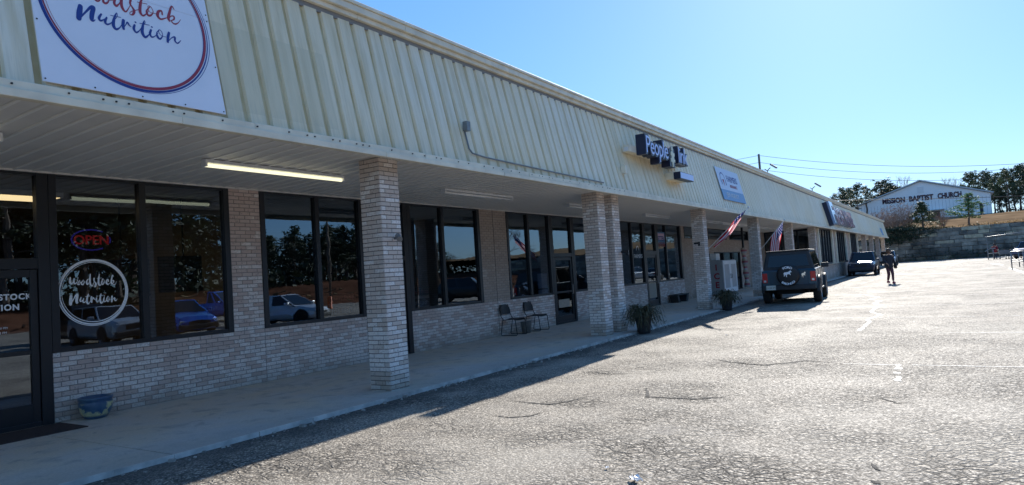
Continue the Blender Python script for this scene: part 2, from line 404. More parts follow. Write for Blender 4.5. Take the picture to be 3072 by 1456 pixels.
# open black settlement cracks
def crack(mb, pts, wd):
    pts = [Vector((p.x, p.y)) for p in pts]; out = []
    for a, b in zip(pts[:-1], pts[1:]):
        n = max(1, int((b - a).length / .03))
        for k in range(n): out.append(a.lerp(b, k / n) + Vector((random.uniform(-.012, .012), random.uniform(-.012, .012))))
    out.append(pts[-1]); K = len(out)
    for i in range(K - 1):
        d = (out[i + 1] - out[i]).normalized(); nn = Vector((-d.y, d.x))
        w0 = wd * math.sin(math.pi * (i + .3) / K) * random.uniform(.6, 1.2); w1 = wd * math.sin(math.pi * (i + 1.3) / (K + 1)) * random.uniform(.6, 1.2)
        mb.face([(*(out[i] + nn * w0), .005), (*(out[i] - nn * w0), .005), (*(out[i + 1] - nn * w1), .005), (*(out[i + 1] + nn * w1), .005)])
mb = MB(); zz = lambda a, b: pZ(1100 + a / 2.147, 900 + b / 2.147, 0)
for seq, wd in (([(915, 650), (1030, 662), (1175, 675), (1300, 655), (1420, 625)], .012), ([(815, 745), (900, 757), (970, 757), (1060, 748), (1140, 725)], .011),
                ([(1380, 465), (1480, 468), (1560, 478), (1720, 475)], .012), ([(1800, 560), (1810, 625), (1950, 632), (2130, 640), (2260, 630), (2350, 615)], .016),
                ([(2215, 380), (2350, 402), (2576, 425), (2700, 400)], .016)):
    crack(mb, [zz(*p) for p in seq], wd * 1.7)
z2 = lambda a, b: pZ(2200 + a / 2.119, 880 + b / 2.119, 0)
for seq, wd in (([(0, 440), (120, 455), (300, 450), (460, 430), (620, 440), (700, 452)], .014), ([(930, 665), (1040, 700), (1110, 695)], .010), ([(885, 1080), (905, 1120), (940, 1130)], .010), ([(880, 1195), (915, 1215)], .02)):
    crack(mb, [z2(*p) for p in seq], wd * 1.6)
tag(mb.build('settlement_cracks', mat('crack_shadow_black', (.012, .012, .014), .95)), kind='structure')

# ------------------------------------------------------------------ the shopping strip
bld = empty('shopping_strip', (0, 0, 0), 0, 'long low brick shopping strip with a cream ribbed metal canopy band over its walkway', 'building')
BL, BH, MG = .205, .0667, .010
def bricks(mb, O, U, N, L, z0, z1, first=0):
    """real bricks: O start point, U direction along wall, N outward normal"""
    O = Vector(O); U = Vector(U); N = Vector(N); nr = int(round((z1 - z0) / BH)); h = (z1 - z0) / nr
    for r in range(nr):
        u = -BL * .5 if (r + first) % 2 else 0.0
        while u < L - .01:
            a, b = max(u, 0) + MG / 2, min(u + BL, L) - MG / 2
            if b - a > .02:
                out = .008 + random.uniform(-.0025, .0035); q0 = z0 + r * h + MG / 2; q1 = z0 + (r + 1) * h - MG / 2
                P = []
                for (t, zz_, o_) in ((a, q0, 0), (b, q0, 0), (b, q1, 0), (a, q1, 0), (a + .003, q0 + .003, out), (b - .003, q0 + .003, out), (b - .003, q1 - .003, out), (a + .003, q1 - .003, out)):
                    P.append(O + U * t + N * o_ + Vector((0, 0, zz_)))
                n = len(mb.v); mb.v += [tuple(p) for p in P]
                for q in ((4, 5, 6, 7), (0, 1, 5, 4), (1, 2, 6, 5), (2, 3, 7, 6), (3, 0, 4, 7)):
                    mb.f.append(tuple(n + i for i in q)); mb.m.append(0)
            u += BL
def wall_piece(segs, mt, name='brick_wall', yw=YW, back=.22):
    mb = MB()
    for (x0, x1, z0, z1) in segs:
        bricks(mb, (x0, yw + .008, 0), (1, 0, 0), (0, -1, 0), x1 - x0, z0, z1)
        mb.box(x0, x1, yw + .008, yw + back, z0, z1, 1)
    return mb.build(name, [mt, M['mortar']], bld)
ZT = 3.44; SILL = .985
# walls under and between the windows (x0,x1,z0,z1)
wall_piece([(4.36, 7.75, ZS, SILL), (7.13, 7.75, SILL, ZT), (7.75, 10.25, ZS, SILL), (11.64, 15.10, ZS, SILL)], M['brick'])
wall_piece([(14.47, 15.10, SILL, ZT)], M['brick_tan']); wall_piece([(15.12, 15.75, SILL, ZT)], M['brick_tan'])
wall_piece([(15.12, 18.20, ZS, SILL), (19.62, 22.0, ZS, SILL), (22.0, 22.6, ZS, ZT), (22.6, 25.78, ZS, SILL), (27.12, 30.3, ZS, SILL)], M['brick'])
wall_piece([(30.3, 30.75, ZS, ZT), (30.75, 35.3, ZS, 2.86), (35.3, 40.4, 2.2, 2.86), (40.4, 46.9, ZS, 2.86), (34.3, 34.45, 2.86, ZT), (37.8, 38.4, 2.86, ZT), (42.6, 46.9, 2.86, ZT)], M['brick_tan'])
def window(x0, x1, z0, z1, mulls, yw=YW, fw=.10, mw=.10, name='window', rails=(), depth=.10, parent=bld, proud=.015):
    mb = MB(); y0, y1 = yw - proud, yw + depth
    mb.box(x0, x0 + fw, y0, y1, z0, z1); mb.box(x1 - fw, x1, y0, y1, z0, z1)
    mb.box(x0 + fw, x1 - fw, y0 + .01, y1, z0, z0 + .06); mb.box(x0 + fw, x1 - fw, y0 + .01, y1, z1 - .05, z1)
    for m_ in mulls: mb.box(m_ - mw / 2, m_ + mw / 2, y0 + .003, y1, z0 + .06, z1 - .05)
    for (ra, rb, rz, rh) in rails: mb.box(ra, rb, y0 + .006, y1, rz, rz + rh)
    fr = mb.build(name, M['frame'], parent, bevel=.004)
    ed = [x0 + fw] + [q for m_ in mulls for q in (m_ - mw / 2, m_ + mw / 2)] + [x1 - fw]
    for a, b in zip(ed[::2], ed[1::2]):
        p = MB(); cx, cz = (a + b) / 2, (z0 + z1) / 2; hx, hz = (b - a) / 2 + .01, (z1 - z0) / 2 - .03
        p.face([(-hx, 0, -hz), (hx, 0, -hz), (hx, 0, hz), (-hx, 0, hz)])
        o = p.build('pane', M['glass'], fr, loc=(cx, yw + .05, cz)); o.rotation_euler = (random.uniform(-.004, .004), 0, random.uniform(-.005, .005))
    return fr
def door(x0, x1, z1=2.12, yw=YW, parent=bld, handle_side=1, kick=.25, paper=None):
    mb = MB(); y0, y1 = yw + .012, yw + .07
    mb.box(x0, x0 + .09, y0, y1, ZS, z1); mb.box(x1 - .09, x1, y0, y1, ZS, z1)
    mb.box(x0 + .09, x1 - .09, y0, y1, ZS, ZS + kick); mb.box(x0 + .09, x1 - .09, y0, y1, z1 - .10, z1); mb.box(x0 + .09, x1 - .09, y0, y1 - .01, 1.0, 1.06)
    d = mb.build('door', M['frame'], parent, bevel=.004)
    p = MB(); p.face([(x0 + .08, yw + .045, ZS + kick - .01), (x1 - .08, yw + .045, ZS + kick - .01), (x1 - .08, yw + .045, z1 - .09), (x0 + .08, yw + .045, z1 - .09)]); p.build('pane', M['glass'], d)
    h = MB(); hx = x0 + .13 if handle_side < 0 else x1 - .13
    h.tube([(hx, yw + .0, .95), (hx, yw - .05, .95), (hx, yw - .05, 1.25), (hx, yw, 1.25)], .012); h.build('handle', M['alloy'], d)
    if paper:
        q = MB(); q.box(paper[0], paper[1], yw + .028, yw + .036, paper[2], paper[3]); q.build('paper_notice', M['paper'], d)
    return d
M['paper'] = mat('brown_paper', (.42, .36, .29), .8, noise=.1, nscale=20)
# shop 1
wd0 = window(1.2, 4.36, ZS, ZT, [2.85], fw=.14, rails=[(2.9, 4.22, 2.13, .14)])
door(2.92, 4.215, kick=.30, handle_side=-1)
wd1 = window(4.365, 7.13, SILL, ZT, [5.655], fw=.1)
wd2 = window(7.75, 10.25, SILL, ZT, [9.05])
window(10.255, 11.64, ZS, ZT, [], fw=.14, rails=[(10.39, 11.50, 2.13, .1)]); door(10.40, 11.495)
wd3 = window(11.645, 14.47, SILL, ZT, [12.92], fw=.12)
wd4 = window(15.75, 18.19, SILL, ZT, [16.9])
window(18.195, 19.62, ZS, ZT, [], fw=.12, rails=[(18.31, 19.50, 2.13, .12)]); door(18.32, 19.495, paper=(18.5, 19.2, .55, .80))
window(19.625, 22.0, SILL, ZT, [20.8])
window(22.6, 25.775, SILL, ZT, [24.52], fw=.13)
window(25.78, 27.12, ZS, ZT, [], fw=.12, rails=[(25.9, 27.0, 2.13, .16)]); door(25.905, 26.995, paper=(26.05, 26.85, .38, .98))
wd5 = window(27.125, 30.3, SILL, ZT, [28.3], fw=.2)
window(30.75, 34.3, 2.86, ZT, [], fw=.06); window(34.45, 37.8, 2.86, ZT, [], fw=.06); window(38.4, 42.6, 2.86, ZT, [], fw=.06)
window(35.3, 40.4, ZS, 2.2, [37.0, 38.7], fw=.1, name='entrance_front')
# the projecting storefront further down
YB = 7.06
wall_piece([(46.9, 70.0, ZS, 1.05), (46.9, 47.3, 1.05, ZT), (53.3, 55.1, 1.05, ZT), (60.7, 63.3, 1.05, ZT), (68.8, 70.0, 1.05, ZT)], M['brick_tan'], yw=YB)
for xx in (53.3, 55.1, 60.7, 63.3, 68.8, 47.3):
    mb = MB(); mb.box(xx - .12, xx + .12, YB - .10, YB + .05, 1.07, ZT); mb.build('pilaster_trim', M['trim'], bld)
mb = MB(); mb.box(46.85, 58.0, YB - .12, YB + .06, 1.05, 1.07); mb.build('window_sill', M['trim'], bld)
for a, b in ((47.42, 53.18), (55.22, 60.58), (63.42, 68.68)):
    n = 5; window(a, b, 1.10, ZT, [a + (b - a) * k / n for k in range(1, n)], yw=YB + .03, mw=.16)
mb = MB(); mb.box(46.9, 46.96, YB + .06, YW, ZS, .5); mb.build('brick_wall', M['brick_tan'], bld)
mb = MB(); mb.box(46.88, 46.98, YB + .05, YW, .5, .6); mb.box(46.88, 46.98, YB + .05, YW, ZT - .1, ZT)
for k in range(4): mb.box(46.88, 46.98, YB + .1 + k * 1.0, YB + .2 + k * 1.0, .6, ZT - .1)
sf = mb.build('window', M['frame'], bld)
p = MB(); p.face([(46.93, YB + .05, .6), (46.93, YW, .6), (46.93, YW, ZT - .1), (46.93, YB + .05, ZT - .1)]); p.build('pane', M['glass'], sf)
wall_piece([(70.0, 74.0, ZS, ZT), (76.5, XE, ZS, ZT), (74.0, 76.5, 2.4, ZT)], M['brick_tan'])
window(74.0, 76.5, ZS, 2.4, [75.25])
mb = MB(); mb.box(69.9, 70.0, YB + .24, YW + .1, ZS, ZT); mb.build('brick_wall', M['brick_tan'], bld)
# shell: back, ends, roof, interior floor/ceiling
mb = MB(); mb.box(-8, XE, 24.0, 24.2, 0, 5.2); mb.box(-8.2, -8, YW + .3, 24.2, 0, 5.2); mb.box(XE, XE + .2, YW + .0, 24.2, 0, 5.2)
mb.box(-8, 1.2, YW, YW + .25, ZS, ZT)
mb.build('rear_wall', M['interior'], bld)
mb = MB(); mb.face([(-8, YW + .26, ZS + .01), (XE, YW + .26, ZS + .01), (XE, 24, ZS + .01), (-8, 24, ZS + .01)])
mb.face([(-8, YW + .12, 3.40), (XE, YW + .12, 3.40), (XE, 24, 3.40), (-8, 24, 3.40)])
for xx in (7.45, 15.1, 22.3, 30.5, 47.1): mb.box(xx - .08, xx + .08, YW + .27, 24, ZS + .01, 3.4)
mb.build('interior_shell', M['interior'], bld)
mb = MB(); mb.box(-8, XE, 7.08, 24.3, 5.45, 5.60); mb.build('roof', M['roof'], bld)
# soffit with interlocking panel lips
mb = MB(); YS0, YS1, zs0, zs1 = 6.66, YW + .02, 3.53, 3.445
x = -8.0; rowA = []; rowB = []
while x < XE:
    for (dx, dz) in ((0, 0), (.178, 0), (.180, .022), (.188, .022), (.190, -.014), (.220, -.014), (.224, 0)):
        rowA.append((x + dx, YS0, zs0 + dz)); rowB.append((x + dx, YS1, zs1 + dz))
    x += .235
mb.grid([rowA, rowB]); mb.m = [(1 if (k % 7) in (4, 3) else 0) for k in range(len(mb.f))]
mb.build('soffit', [M['soffit'], M['soffitlip']], bld)
mb = MB(); mb.box(-8, XE, YW - .05, YW + .0, 3.425, 3.46); mb.build('soffit_edge_trim', M['soffit'], bld)
# mansard band of ribbed panels: outer bands with recessed rusty grooves
FA = Vector((0, 6.65, 3.52)); FS = Vector((0, .45, 2.04)).normalized(); FN = Vector((0, -FS.z, FS.y))
def pF(u, v, off=0.0):
    r = ray(u, v); P0 = FA + FN * off; t = ((P0 - Vector((0, 0, CAMH))).dot(FN)) / r.dot(FN); return r * t + Vector((0, 0, CAMH))
def fpt(x, s, off=0.0): return Vector((x, 0, 0)) + FA + FS * s + FN * off
mb = MB(); x = -8.13; SL = 2.09; ra = []; rb = []
prof = [(0, 0), (.215, 0), (.232, -.034), (.288, -.034)]
while x < XE:
    for dx, off in (prof if x < 15.5 else [(0, 0), (.235, 0), (.246, -.018), (.292, -.018)]):
        ra.append(fpt(x + dx, .02, off)); rb.append(fpt(x + dx, SL, off))
    x += .305
mb.grid([rb, ra]); mb.m = [(1 if (k % 4) in (1, 2) else 0) for k in range(len(mb.f))]
mb.build('canopy_panel', [M['fascia'], M['groove']], bld)
mb = MB(); xs = [-8.1]
while xs[-1] < XE: xs.append(min(xs[-1] + 3.05, XE + .1))
for i, (a, b) in enumerate(zip(xs[:-1], xs[1:])):
    j = random.uniform(-.006, .006)
    mb.box(a, b - .004, 6.60 + j, 6.70, 3.42, 3.495 + j)            # lower lip
    mb.box(a + .9, b + .896, 6.625 + j, 6.66, 3.497, 3.575 + j)     # flashing over panel feet
mb.build('canopy_lower_trim', M['trim'], bld, bevel=.006)
mb = MB()
for i, (a, b) in enumerate(zip(xs[:-1], xs[1:])):
    mb.box(a, b - .005, 7.02, 7.14, 5.53, 5.60); mb.box(a + 1, b + .995, 6.965, 7.2, 5.602, 5.70); mb.box(a + 1, b + .995, 6.94, 7.3, 5.702, 5.755)
mb.build('roof_edge_trim', M['trim'], bld, bevel=.008)
mb = MB(); 
for xx in (XE + .0,): mb.extrude([(xx, 6.66, 3.5), (xx, 7.1, 5.6), (xx, 24, 5.6), (xx, 24, 3.4), (xx, 10.3, 3.4)], (.12, 0, 0))
mb.build('end_wall', M['fascia'], bld)
# screws along the lower trim
x = .4
while x < 16:
    mb = MB(); mb.box(x, x + .014, 6.612, 6.63, 3.53, 3.544); mb.build('screw', M['black'], bld); x += random.choice((.12, .28, .30, .45))
# brick columns
def column_mesh():
    mb = MB(); w_ = .415; z0, z1 = ZS - .05, 3.51
    for k, (O, U, N) in enumerate((((0, .008, 0), (1, 0, 0), (0, -1, 0)), ((.008, w_, 0), (0, -1, 0), (-1, 0, 0)), ((w_ - .008, 0, 0), (0, 1, 0), (1, 0, 0)), ((w_, w_ - .008, 0), (-1, 0, 0), (0, 1, 0)))):
        bricks(mb, O, U, N, w_, z0, z1, first=k)
    mb.box(.008, w_ - .008, .008, w_ - .008, z0, z1, 1)
    return mb
col0 = column_mesh().build('column', [M['brick_col'], M['mortar_dark']], bld)
col0.location = (7.42, 7.02, 0)
for xx in (-.2, 14.84, 15.73, 23.1, 30.95, 38.65, 46.1, 76.6, 84.2, 91.8, 99.8):
    c = col0.copy(); COL.objects.link(c); c.parent = bld; c.location = (xx, 7.02, 0)
    if xx > 15 and xx < 16: c.location.y = 7.04
mb = MB(); P = pY(1187, 716, 7.01); mb.tube([(P.x - .02, 7.01, P.z), (P.x - .05, 6.9, P.z + .02)], .02); mb.tube([(P.x - .05, 6.92, P.z + .03), (P.x - .12, 6.82, P.z - .03)], .045)
mb.build('security_light', M['galv'], bld)
for (u, v) in ((1864, 758), (2082, 732)):
    mb = MB(); P = pY(u, v, 7.01); mb.box(P.x - .02, P.x + .10, 6.86, 7.01, P.z - .02, P.z + .04); mb.box(P.x, P.x + .05, 6.82, 6.88, P.z - .08, P.z + .05); mb.build('flag_bracket', M['black'], bld)
# conduit with junction box on the band
mb = MB(); q = lambda u, v, o=.03: pF(u, v, o)
S_ = 1.969
c0 = [q(600 + a / S_, b / S_) for a, b in ((1583, 840), (1580, 910), (1578, 945))]
X0 = c0[0].x
a0 = fpt(X0, (c0[0] - FA).dot(FS), .02); mb.tube([fpt(X0, .62, .02), fpt(X0, .30, .02), fpt(X0 + .05, .22, .03), fpt(X0 + .4, .19, .03), fpt(X0 + 2.5, .16, .03), fpt(X0 + 5.2, .13, .03)], .014)
mb.box(X0 - .05, X0 + .05, fpt(X0, .62, .02).y - .09, fpt(X0, .62, .02).y, fpt(X0, .62).z, fpt(X0, .62).z + .16)
mb.build('conduit', M['galv'], bld)
mb = MB(); mb.tube([fpt(15.9, .58, .03), fpt(15.9, .25, .03), fpt(15.9, .05, .02)], .02); mb.box(15.84, 15.96, fpt(0, .55).y - .12, fpt(0, .55).y, fpt(0, .5).z, fpt(0, .5).z + .2); mb.build('conduit', M['trim'], bld)
# ------------------------------------------------------------------ brush lettering
def cr(pts, n=7):
    P = [pts[0]] + list(pts) + [pts[-1]]; out = []
    for i in range(1, len(P) - 2):
        p0, p1, p2, p3 = P[i - 1:i + 3]
        for k in range(n):
            t = k / n; out.append(tuple(.5 * ((2 * b) + (c - a) * t + (2 * a - 5 * b + 4 * c - d) * t * t + (3 * b - a - 3 * c + d) * t ** 3) for a, b, c, d in zip(p0, p1, p2, p3)))
    out.append(tuple(pts[-1])); return out
NUTR = [[(865, 100, 70), (850, 200, 85), (838, 300, 75)], [(850, 300, 25), (950, 195, 30), (1030, 120, 45), (1075, 125, 60), (1052, 220, 70), (1045, 315, 60), (1072, 340, 28), (1102, 320, 10)],
 [(1200, 230, 28), (1165, 290, 40), (1185, 335, 35), (1240, 320, 18), (1285, 292, 14)], [(1288, 285, 26), (1262, 350, 42), (1290, 395, 32), (1350, 380, 18), (1392, 340, 12)],
 [(1392, 345, 10), (1455, 270, 10), (1448, 212, 14), (1412, 290, 36), (1395, 400, 55), (1432, 470, 45), (1490, 455, 20), (1532, 400, 12)], [(1350, 250, 12), (1510, 284, 12)],
 [(1558, 330, 50), (1550, 400, 50), (1560, 470, 40)], [(1560, 455, 12), (1598, 395, 14), (1620, 362, 26), (1645, 405, 28), (1682, 438, 10)],
 [(1738, 405, 34), (1725, 465, 45), (1762, 525, 34), (1812, 498, 16), (1850, 445, 12)], [(1750, 360, 30), (1752, 364, 30)],
 [(1850, 445, 10), (1905, 375, 10), (1892, 335, 12), (1870, 420, 38), (1860, 520, 55), (1902, 600, 45), (1960, 570, 20), (2003, 500, 12)], [(1820, 378, 12), (1972, 410, 12)],
 [(2003, 485, 34), (1985, 545, 40), (2012, 597, 34), (2062, 588, 16), (2110, 540, 12)], [(2014, 436, 28), (2016, 440, 28)],
 [(2132, 488, 12), (2095, 530, 20), (2110, 600, 45), (2150, 630, 30), (2187, 578, 14), (2170, 510, 12), (2130, 482, 12), (2126, 525, 12), (2170, 580, 10), (2240, 600, 10)],
 [(2290, 530, 42), (2275, 600, 50), (2270, 680, 40)], [(2280, 670, 12), (2335, 612, 16), (2385, 602, 34), (2388, 662, 34), (2430, 700, 26), (2482, 655, 8)]]
WOOD = [[(860, -255, 30), (845, -190, 50), (855, -110, 55), (900, -75, 40), (950, -110, 16), (985, -190, 12)], [(985, -190, 30), (975, -120, 50), (990, -60, 45), (1035, -40, 30), (1085, -80, 16), (1110, -150, 12), (1100, -180, 20), (1130, -165, 10)],
 [(1170, -90, 14), (1120, -45, 26), (1110, 0, 40), (1150, 20, 30), (1190, -20, 14), (1170, -80, 12), (1140, -70, 10), (1180, -30, 10), (1230, -20, 10)],
 [(1290, -60, 14), (1235, -15, 28), (1240, 40, 42), (1285, 55, 32), (1325, 5, 14), (1300, -55, 12), (1270, -40, 10), (1310, 5, 10), (1400, 12, 10)],
 [(1500, -40, 14), (1430, -15, 30), (1410, 50, 42), (1440, 98, 42), (1490, 60, 16), (1525, -10, 18)], [(1545, -150, 26), (1528, -50, 44), (1525, 80, 50), (1560, 165, 44), (1602, 188, 24), (1650, 120, 12), (1680, 60, 10)],
 [(1672, 5, 40), (1665, 65, 30), (1700, 120, 30), (1730, 180, 44), (1708, 238, 32), (1665, 235, 12), (1668, 198, 10), (1740, 172, 12), (1795, 160, 12)],
 [(1862, -60, 18), (1830, 70, 46), (1825, 190, 50), (1870, 255, 34), (1932, 220, 14), (1960, 180, 10)], [(1780, 35, 12), (1935, 68, 12)],
 [(1985, 112, 14), (1930, 180, 28), (1955, 248, 44), (2005, 245, 28), (2035, 190, 14), (1995, 112, 12), (1950, 108, 10), (1985, 200, 10), (2110, 226, 10)],
 [(2182, 238, 28), (2170, 180, 30), (2120, 190, 44), (2108, 258, 50), (2160, 312, 34), (2255, 290, 12)],
 [(2372, 155, 14), (2332, 105, 28), (2300, 200, 44), (2280, 290, 50), (2300, 345, 30)], [(2285, 320, 12), (2320, 265, 16), (2368, 268, 30), (2370, 315, 26), (2325, 335, 12)], [(2325, 330, 22), (2352, 372, 26), (2395, 390, 28), (2442, 368, 14), (2475, 320, 8)]]
def brush(mb, strokes, fmap, wscale, fpos, mi=0):
    """fmap(x,y)->2D local, fpos(a,b,h)->world"""
    for si, st in enumerate(strokes):
        c = cr(st); Q = [(*fmap(x, y), max(ww, 4) * wscale) for x, y, ww in c]
        L = []; Rr = []
        for i, (x, y, ww) in enumerate(Q):
            a = Q[max(i - 1, 0)]; b = Q[min(i + 1, len(Q) - 1)]; dx, dy = b[0] - a[0], b[1] - a[1]; d = math.hypot(dx, dy) or 1
            nx, ny = -dy / d, dx / d; h = .0005 + .0004 * (si % 4) + .0012 * i / len(Q)
            L.append(fpos(x + nx * ww / 2, y + ny * ww / 2, h)); Rr.append(fpos(x - nx * ww / 2, y - ny * ww / 2, h))
        mb.grid([L, Rr], mi)
        for (x, y, ww), h in ((Q[0], .0004 + .0004 * (si % 4)), (Q[-1], .0019 + .0004 * (si % 4))):
            mb.face([fpos(x + math.cos(t * math.pi / 5) * ww / 2, y + math.sin(t * math.pi / 5) * ww / 2, h) for t in range(10)], mi)
def ring(mb, cx, cy, rx, ry, wd, fpos, h, mi=0, seg=96, ph=0.0, var=0.0, sweep=1.0):
    a = []; b = []
    for k in range(seg + 1):
        t = 2 * math.pi * k / seg * sweep; w2 = wd * (1 + var * math.sin(t + ph)) / 2
        a.append(fpos(cx + (rx + w2) * math.cos(t), cy + (ry + w2) * math.sin(t), h)); b.append(fpos(cx + (rx - w2) * math.cos(t), cy + (ry - w2) * math.sin(t), h))
    mb.grid([a, b], mi)
# ------------------------------------------------------------------ signs on the canopy band
t = empty('shop_banner', fpt(3.7, .08, .03), 0, 'white vinyl banner with a red and blue ring and script lettering on the canopy band', 'banner')
def child(mb, name, mats, root, **kw):
    """world-space mesh parented under root (root has no rotation)"""
    L = root.location
    mb.v = [(x - L.x, y - L.y, z - L.z) for x, y, z in mb.v]
    return mb.build(name, mats, root, **kw)
mb = MB()
def bp_(x, s, h=0): return fpt(x, s, .046 + h)
for (s0, s1) in ((.085, 1.238), (1.242, 1.93)):
    mb.extrude([fpt(2.81, s0, .045), fpt(4.625, s0, .045), fpt(4.625, s1, .045), fpt(2.81, s1, .045)], FN * -.012)
child(mb, 'panel', M['banner'], t)
def bmap(x, y):
    p = pF(80 + x / 5.367, y / 5.367, .046); return (p.x, (p - FA - FN * .046).dot(FS))
mb = MB(); brush(mb, NUTR, bmap, .00062, bp_); child(mb, 'lettering', M['navy'], t)
mb = MB(); brush(mb, WOOD, bmap, .00062, bp_); child(mb, 'lettering', M['red'], t)
mb = MB(); ring(mb, 3.714, 1.04, .846, .858, .020, bp_, .001, 0, ph=-2.2, var=.6); ring(mb, 3.725, 1.035, .86, .872, .006, bp_, .0014, 0, ph=1); ring(mb, 3.70, 1.045, .812, .828, .006, bp_, .0018, 0)
child(mb, 'ring', M['navy'], t)
mb = MB(); ring(mb, 3.712, 1.05, .820, .838, .017, bp_, .0026, 0, ph=2.6, var=.7); ring(mb, 3.718, 1.048, .80, .820, .004, bp_, .003, 0); child(mb, 'ring', M['red'], t)
mb = MB()
for (x, s) in [(2.83, .11), (3.25, .11), (3.7, .11), (4.15, .11), (4.6, .11), (2.83, .7), (4.6, .65), (2.83, 1.26), (3.7, 1.22), (4.6, 1.3), (4.6, 1.22)]:
    c = fpt(x, s, .048); mb.lathe([(.008, 0), (.007, .004), (.0, .005)], 8, M=frame(c, (1, 0, 0), FS))
child(mb, 'screw_heads', M['black'], t)
# channel letter sign
S7 = 7.18; zz = lambda a, b: (1890 + a / S7, 390 + b / S7)
YL = 6.42
t = empty('channel_letter_sign', (17.9, 6.6, 4.6), 0, 'navy channel letter sign reading People Link with a cream puzzle figure on the canopy band', 'sign')
M['navybox'] = mat('navy_sign_return', (.012, .018, .05), .4); M['lilac'] = mat('pale_blue_letter_face', (.50, .62, .98), .35); M['cream'] = mat('cream_face', (.68, .66, .50), .45)
def pk(a, b): return pY(*zz(a, b), YL)
pb, pe = pk(350, 480), pk(860, 640)      # baseline ends of 'People'
mb = MB(); Mx = frame((pb.x - .03, YL, pb.z), (1, 0, 0), (0, 0, 1), (0, -1, 0))
text_mesh(mb, 'People', .66, Mx @ Matrix.Translation((0, 0, -.13)), extrude=.13, offset=.045, sx=.98, sp=.95)
text_mesh(mb, 'link', .66, frame((pk(1040, 700).x, YL, pb.z), (1, 0, 0), (0, 0, 1), (0, -1, 0)) @ Matrix.Translation((0, 0, -.13)), extrude=.13, offset=.035, sx=.95, sp=.9)
mb.extrude([(pk(0, 0).x * 0 + x_, YL, z_) for x_, z_ in ((18.52, 4.42), (18.95, 4.42), (18.95, 4.93), (18.75, 5.02), (18.52, 4.93))], (0, .26, 0))
child(mb, 'letter_housing', M['navybox'], t)
mb = MB(); text_mesh(mb, 'People', .66, Mx @ Matrix.Translation((0, 0, .012)), extrude=.006, offset=-.002, sx=.98, sp=.95)
child(mb, 'letter_face', M['lilac'], t); mb = MB()
text_mesh(mb, 'link', .66, frame((pk(1040, 700).x, YL - .012, pb.z), (1, 0, 0), (0, 0, 1), (0, -1, 0)), extrude=.006, offset=-.004, sx=.95, sp=.9)
child(mb, 'letter_face', M['lilac'], t)
mb = MB(); cx, cz = 18.74, 4.70
fig = [(-.05, .30), (.04, .30), (.06, .22), (.02, .18), (.08, .12), (.17, .13), (.17, .04), (.10, .03), (.12, -.05), (.19, -.06), (.18, -.14), (.06, -.13), (.03, -.28), (-.03, -.28), (-.05, -.13), (-.15, -.14), (-.15, -.04), (-.08, -.03), (-.07, .04), (-.14, .05), (-.13, .14), (-.04, .17), (-.07, .23)]
mb.extrude([(cx + x_, YL - .02, cz + z_) for x_, z_ in fig], (0, .02, 0)); child(mb, 'puzzle_figure', M['cream'], t)
mb = MB(); mb.box(16.25, 20.3, 6.68, 6.86, 4.62, 4.80); child(mb, 'raceway', M['trim'], t)
mb = MB(); mb.box(16.243, 16.249, 6.70, 6.82, 4.64, 4.74); child(mb, 'maker_label', M['white'], t)
t = empty('light_box_sign', (19.9, 6.6, 4.2), 0, 'small slim light box sign below the channel letters, pale face and beige back box', 'sign')
mb = MB(); mb.box(19.15, 20.35, 6.36, 6.56, 4.12, 4.33); child(mb, 'housing', M['navybox'], t, bevel=.006)
mb = MB(); mb.box(19.17, 20.33, 6.352, 6.359, 4.14, 4.31); child(mb, 'face_panel', M['lilac'], t)
mb = MB(); mb.box(19.1, 20.3, 6.562, 6.80, 4.13, 4.32); child(mb, 'raceway', M['trim'], t)
# insurance banner
t = empty('insurance_banner', fpt(26.3, .37, .03), 0, 'square white and blue insurance banner reading FARMERS on the canopy band', 'banner')
M['skyblue'] = mat('sky_blue_print', (.16, .33, .56), .5); M['palewhite'] = mat('pale_banner', (.62, .70, .84), .5)
mb = MB(); mb.extrude([fpt(24.82, .79, .05), fpt(27.95, .79, .05), fpt(27.95, 1.66, .05), fpt(24.82, 1.66, .05)], FN * -.02); child(mb, 'panel', M['palewhite'], t)
mb = MB(); mb.extrude([fpt(24.82, .38, .05), fpt(27.95, .38, .05), fpt(27.95, .788, .05), fpt(24.82, .788, .05)], FN * -.02); child(mb, 'panel', M['skyblue'], t)
Fm = lambda x, s: frame(fpt(x, s, .054), (1, 0, 0), FS, FN)
mb = MB(); text_mesh(mb, 'FARMERS', .36, Fm(26.0, 1.16), extrude=.002, sx=1.02); ring(mb, 25.45, 1.2, .30, .26, .045, lambda a, b, h: fpt(a, b, .053 + h), .001, 0, sweep=.5)
mb.face([fpt(a, b, .056) for a, b in ((25.12, 1.2), (25.18, 1.2), (25.25, .98), (25.18, .98))]); mb.face([fpt(a, b, .056) for a, b in ((25.73, 1.2), (25.79, 1.2), (25.75, .98), (25.66, .98))])
child(mb, 'lettering', M['navy'], t)
mb = MB(); text_mesh(mb, 'INSURANCE', .17, Fm(26.2, .93), extrude=.002, sx=1.1); mb.face([fpt(a, b, .056) for a, b in ((25.35, 1.2), (25.55, 1.2), (25.45, .92))]); child(mb, 'lettering', M['red'], t)
mb = MB(); text_mesh(mb, 'JEFF AGENCY', .24, Fm(25.35, .52), extrude=.002, sx=1.2); child(mb, 'lettering', M['white'], t)
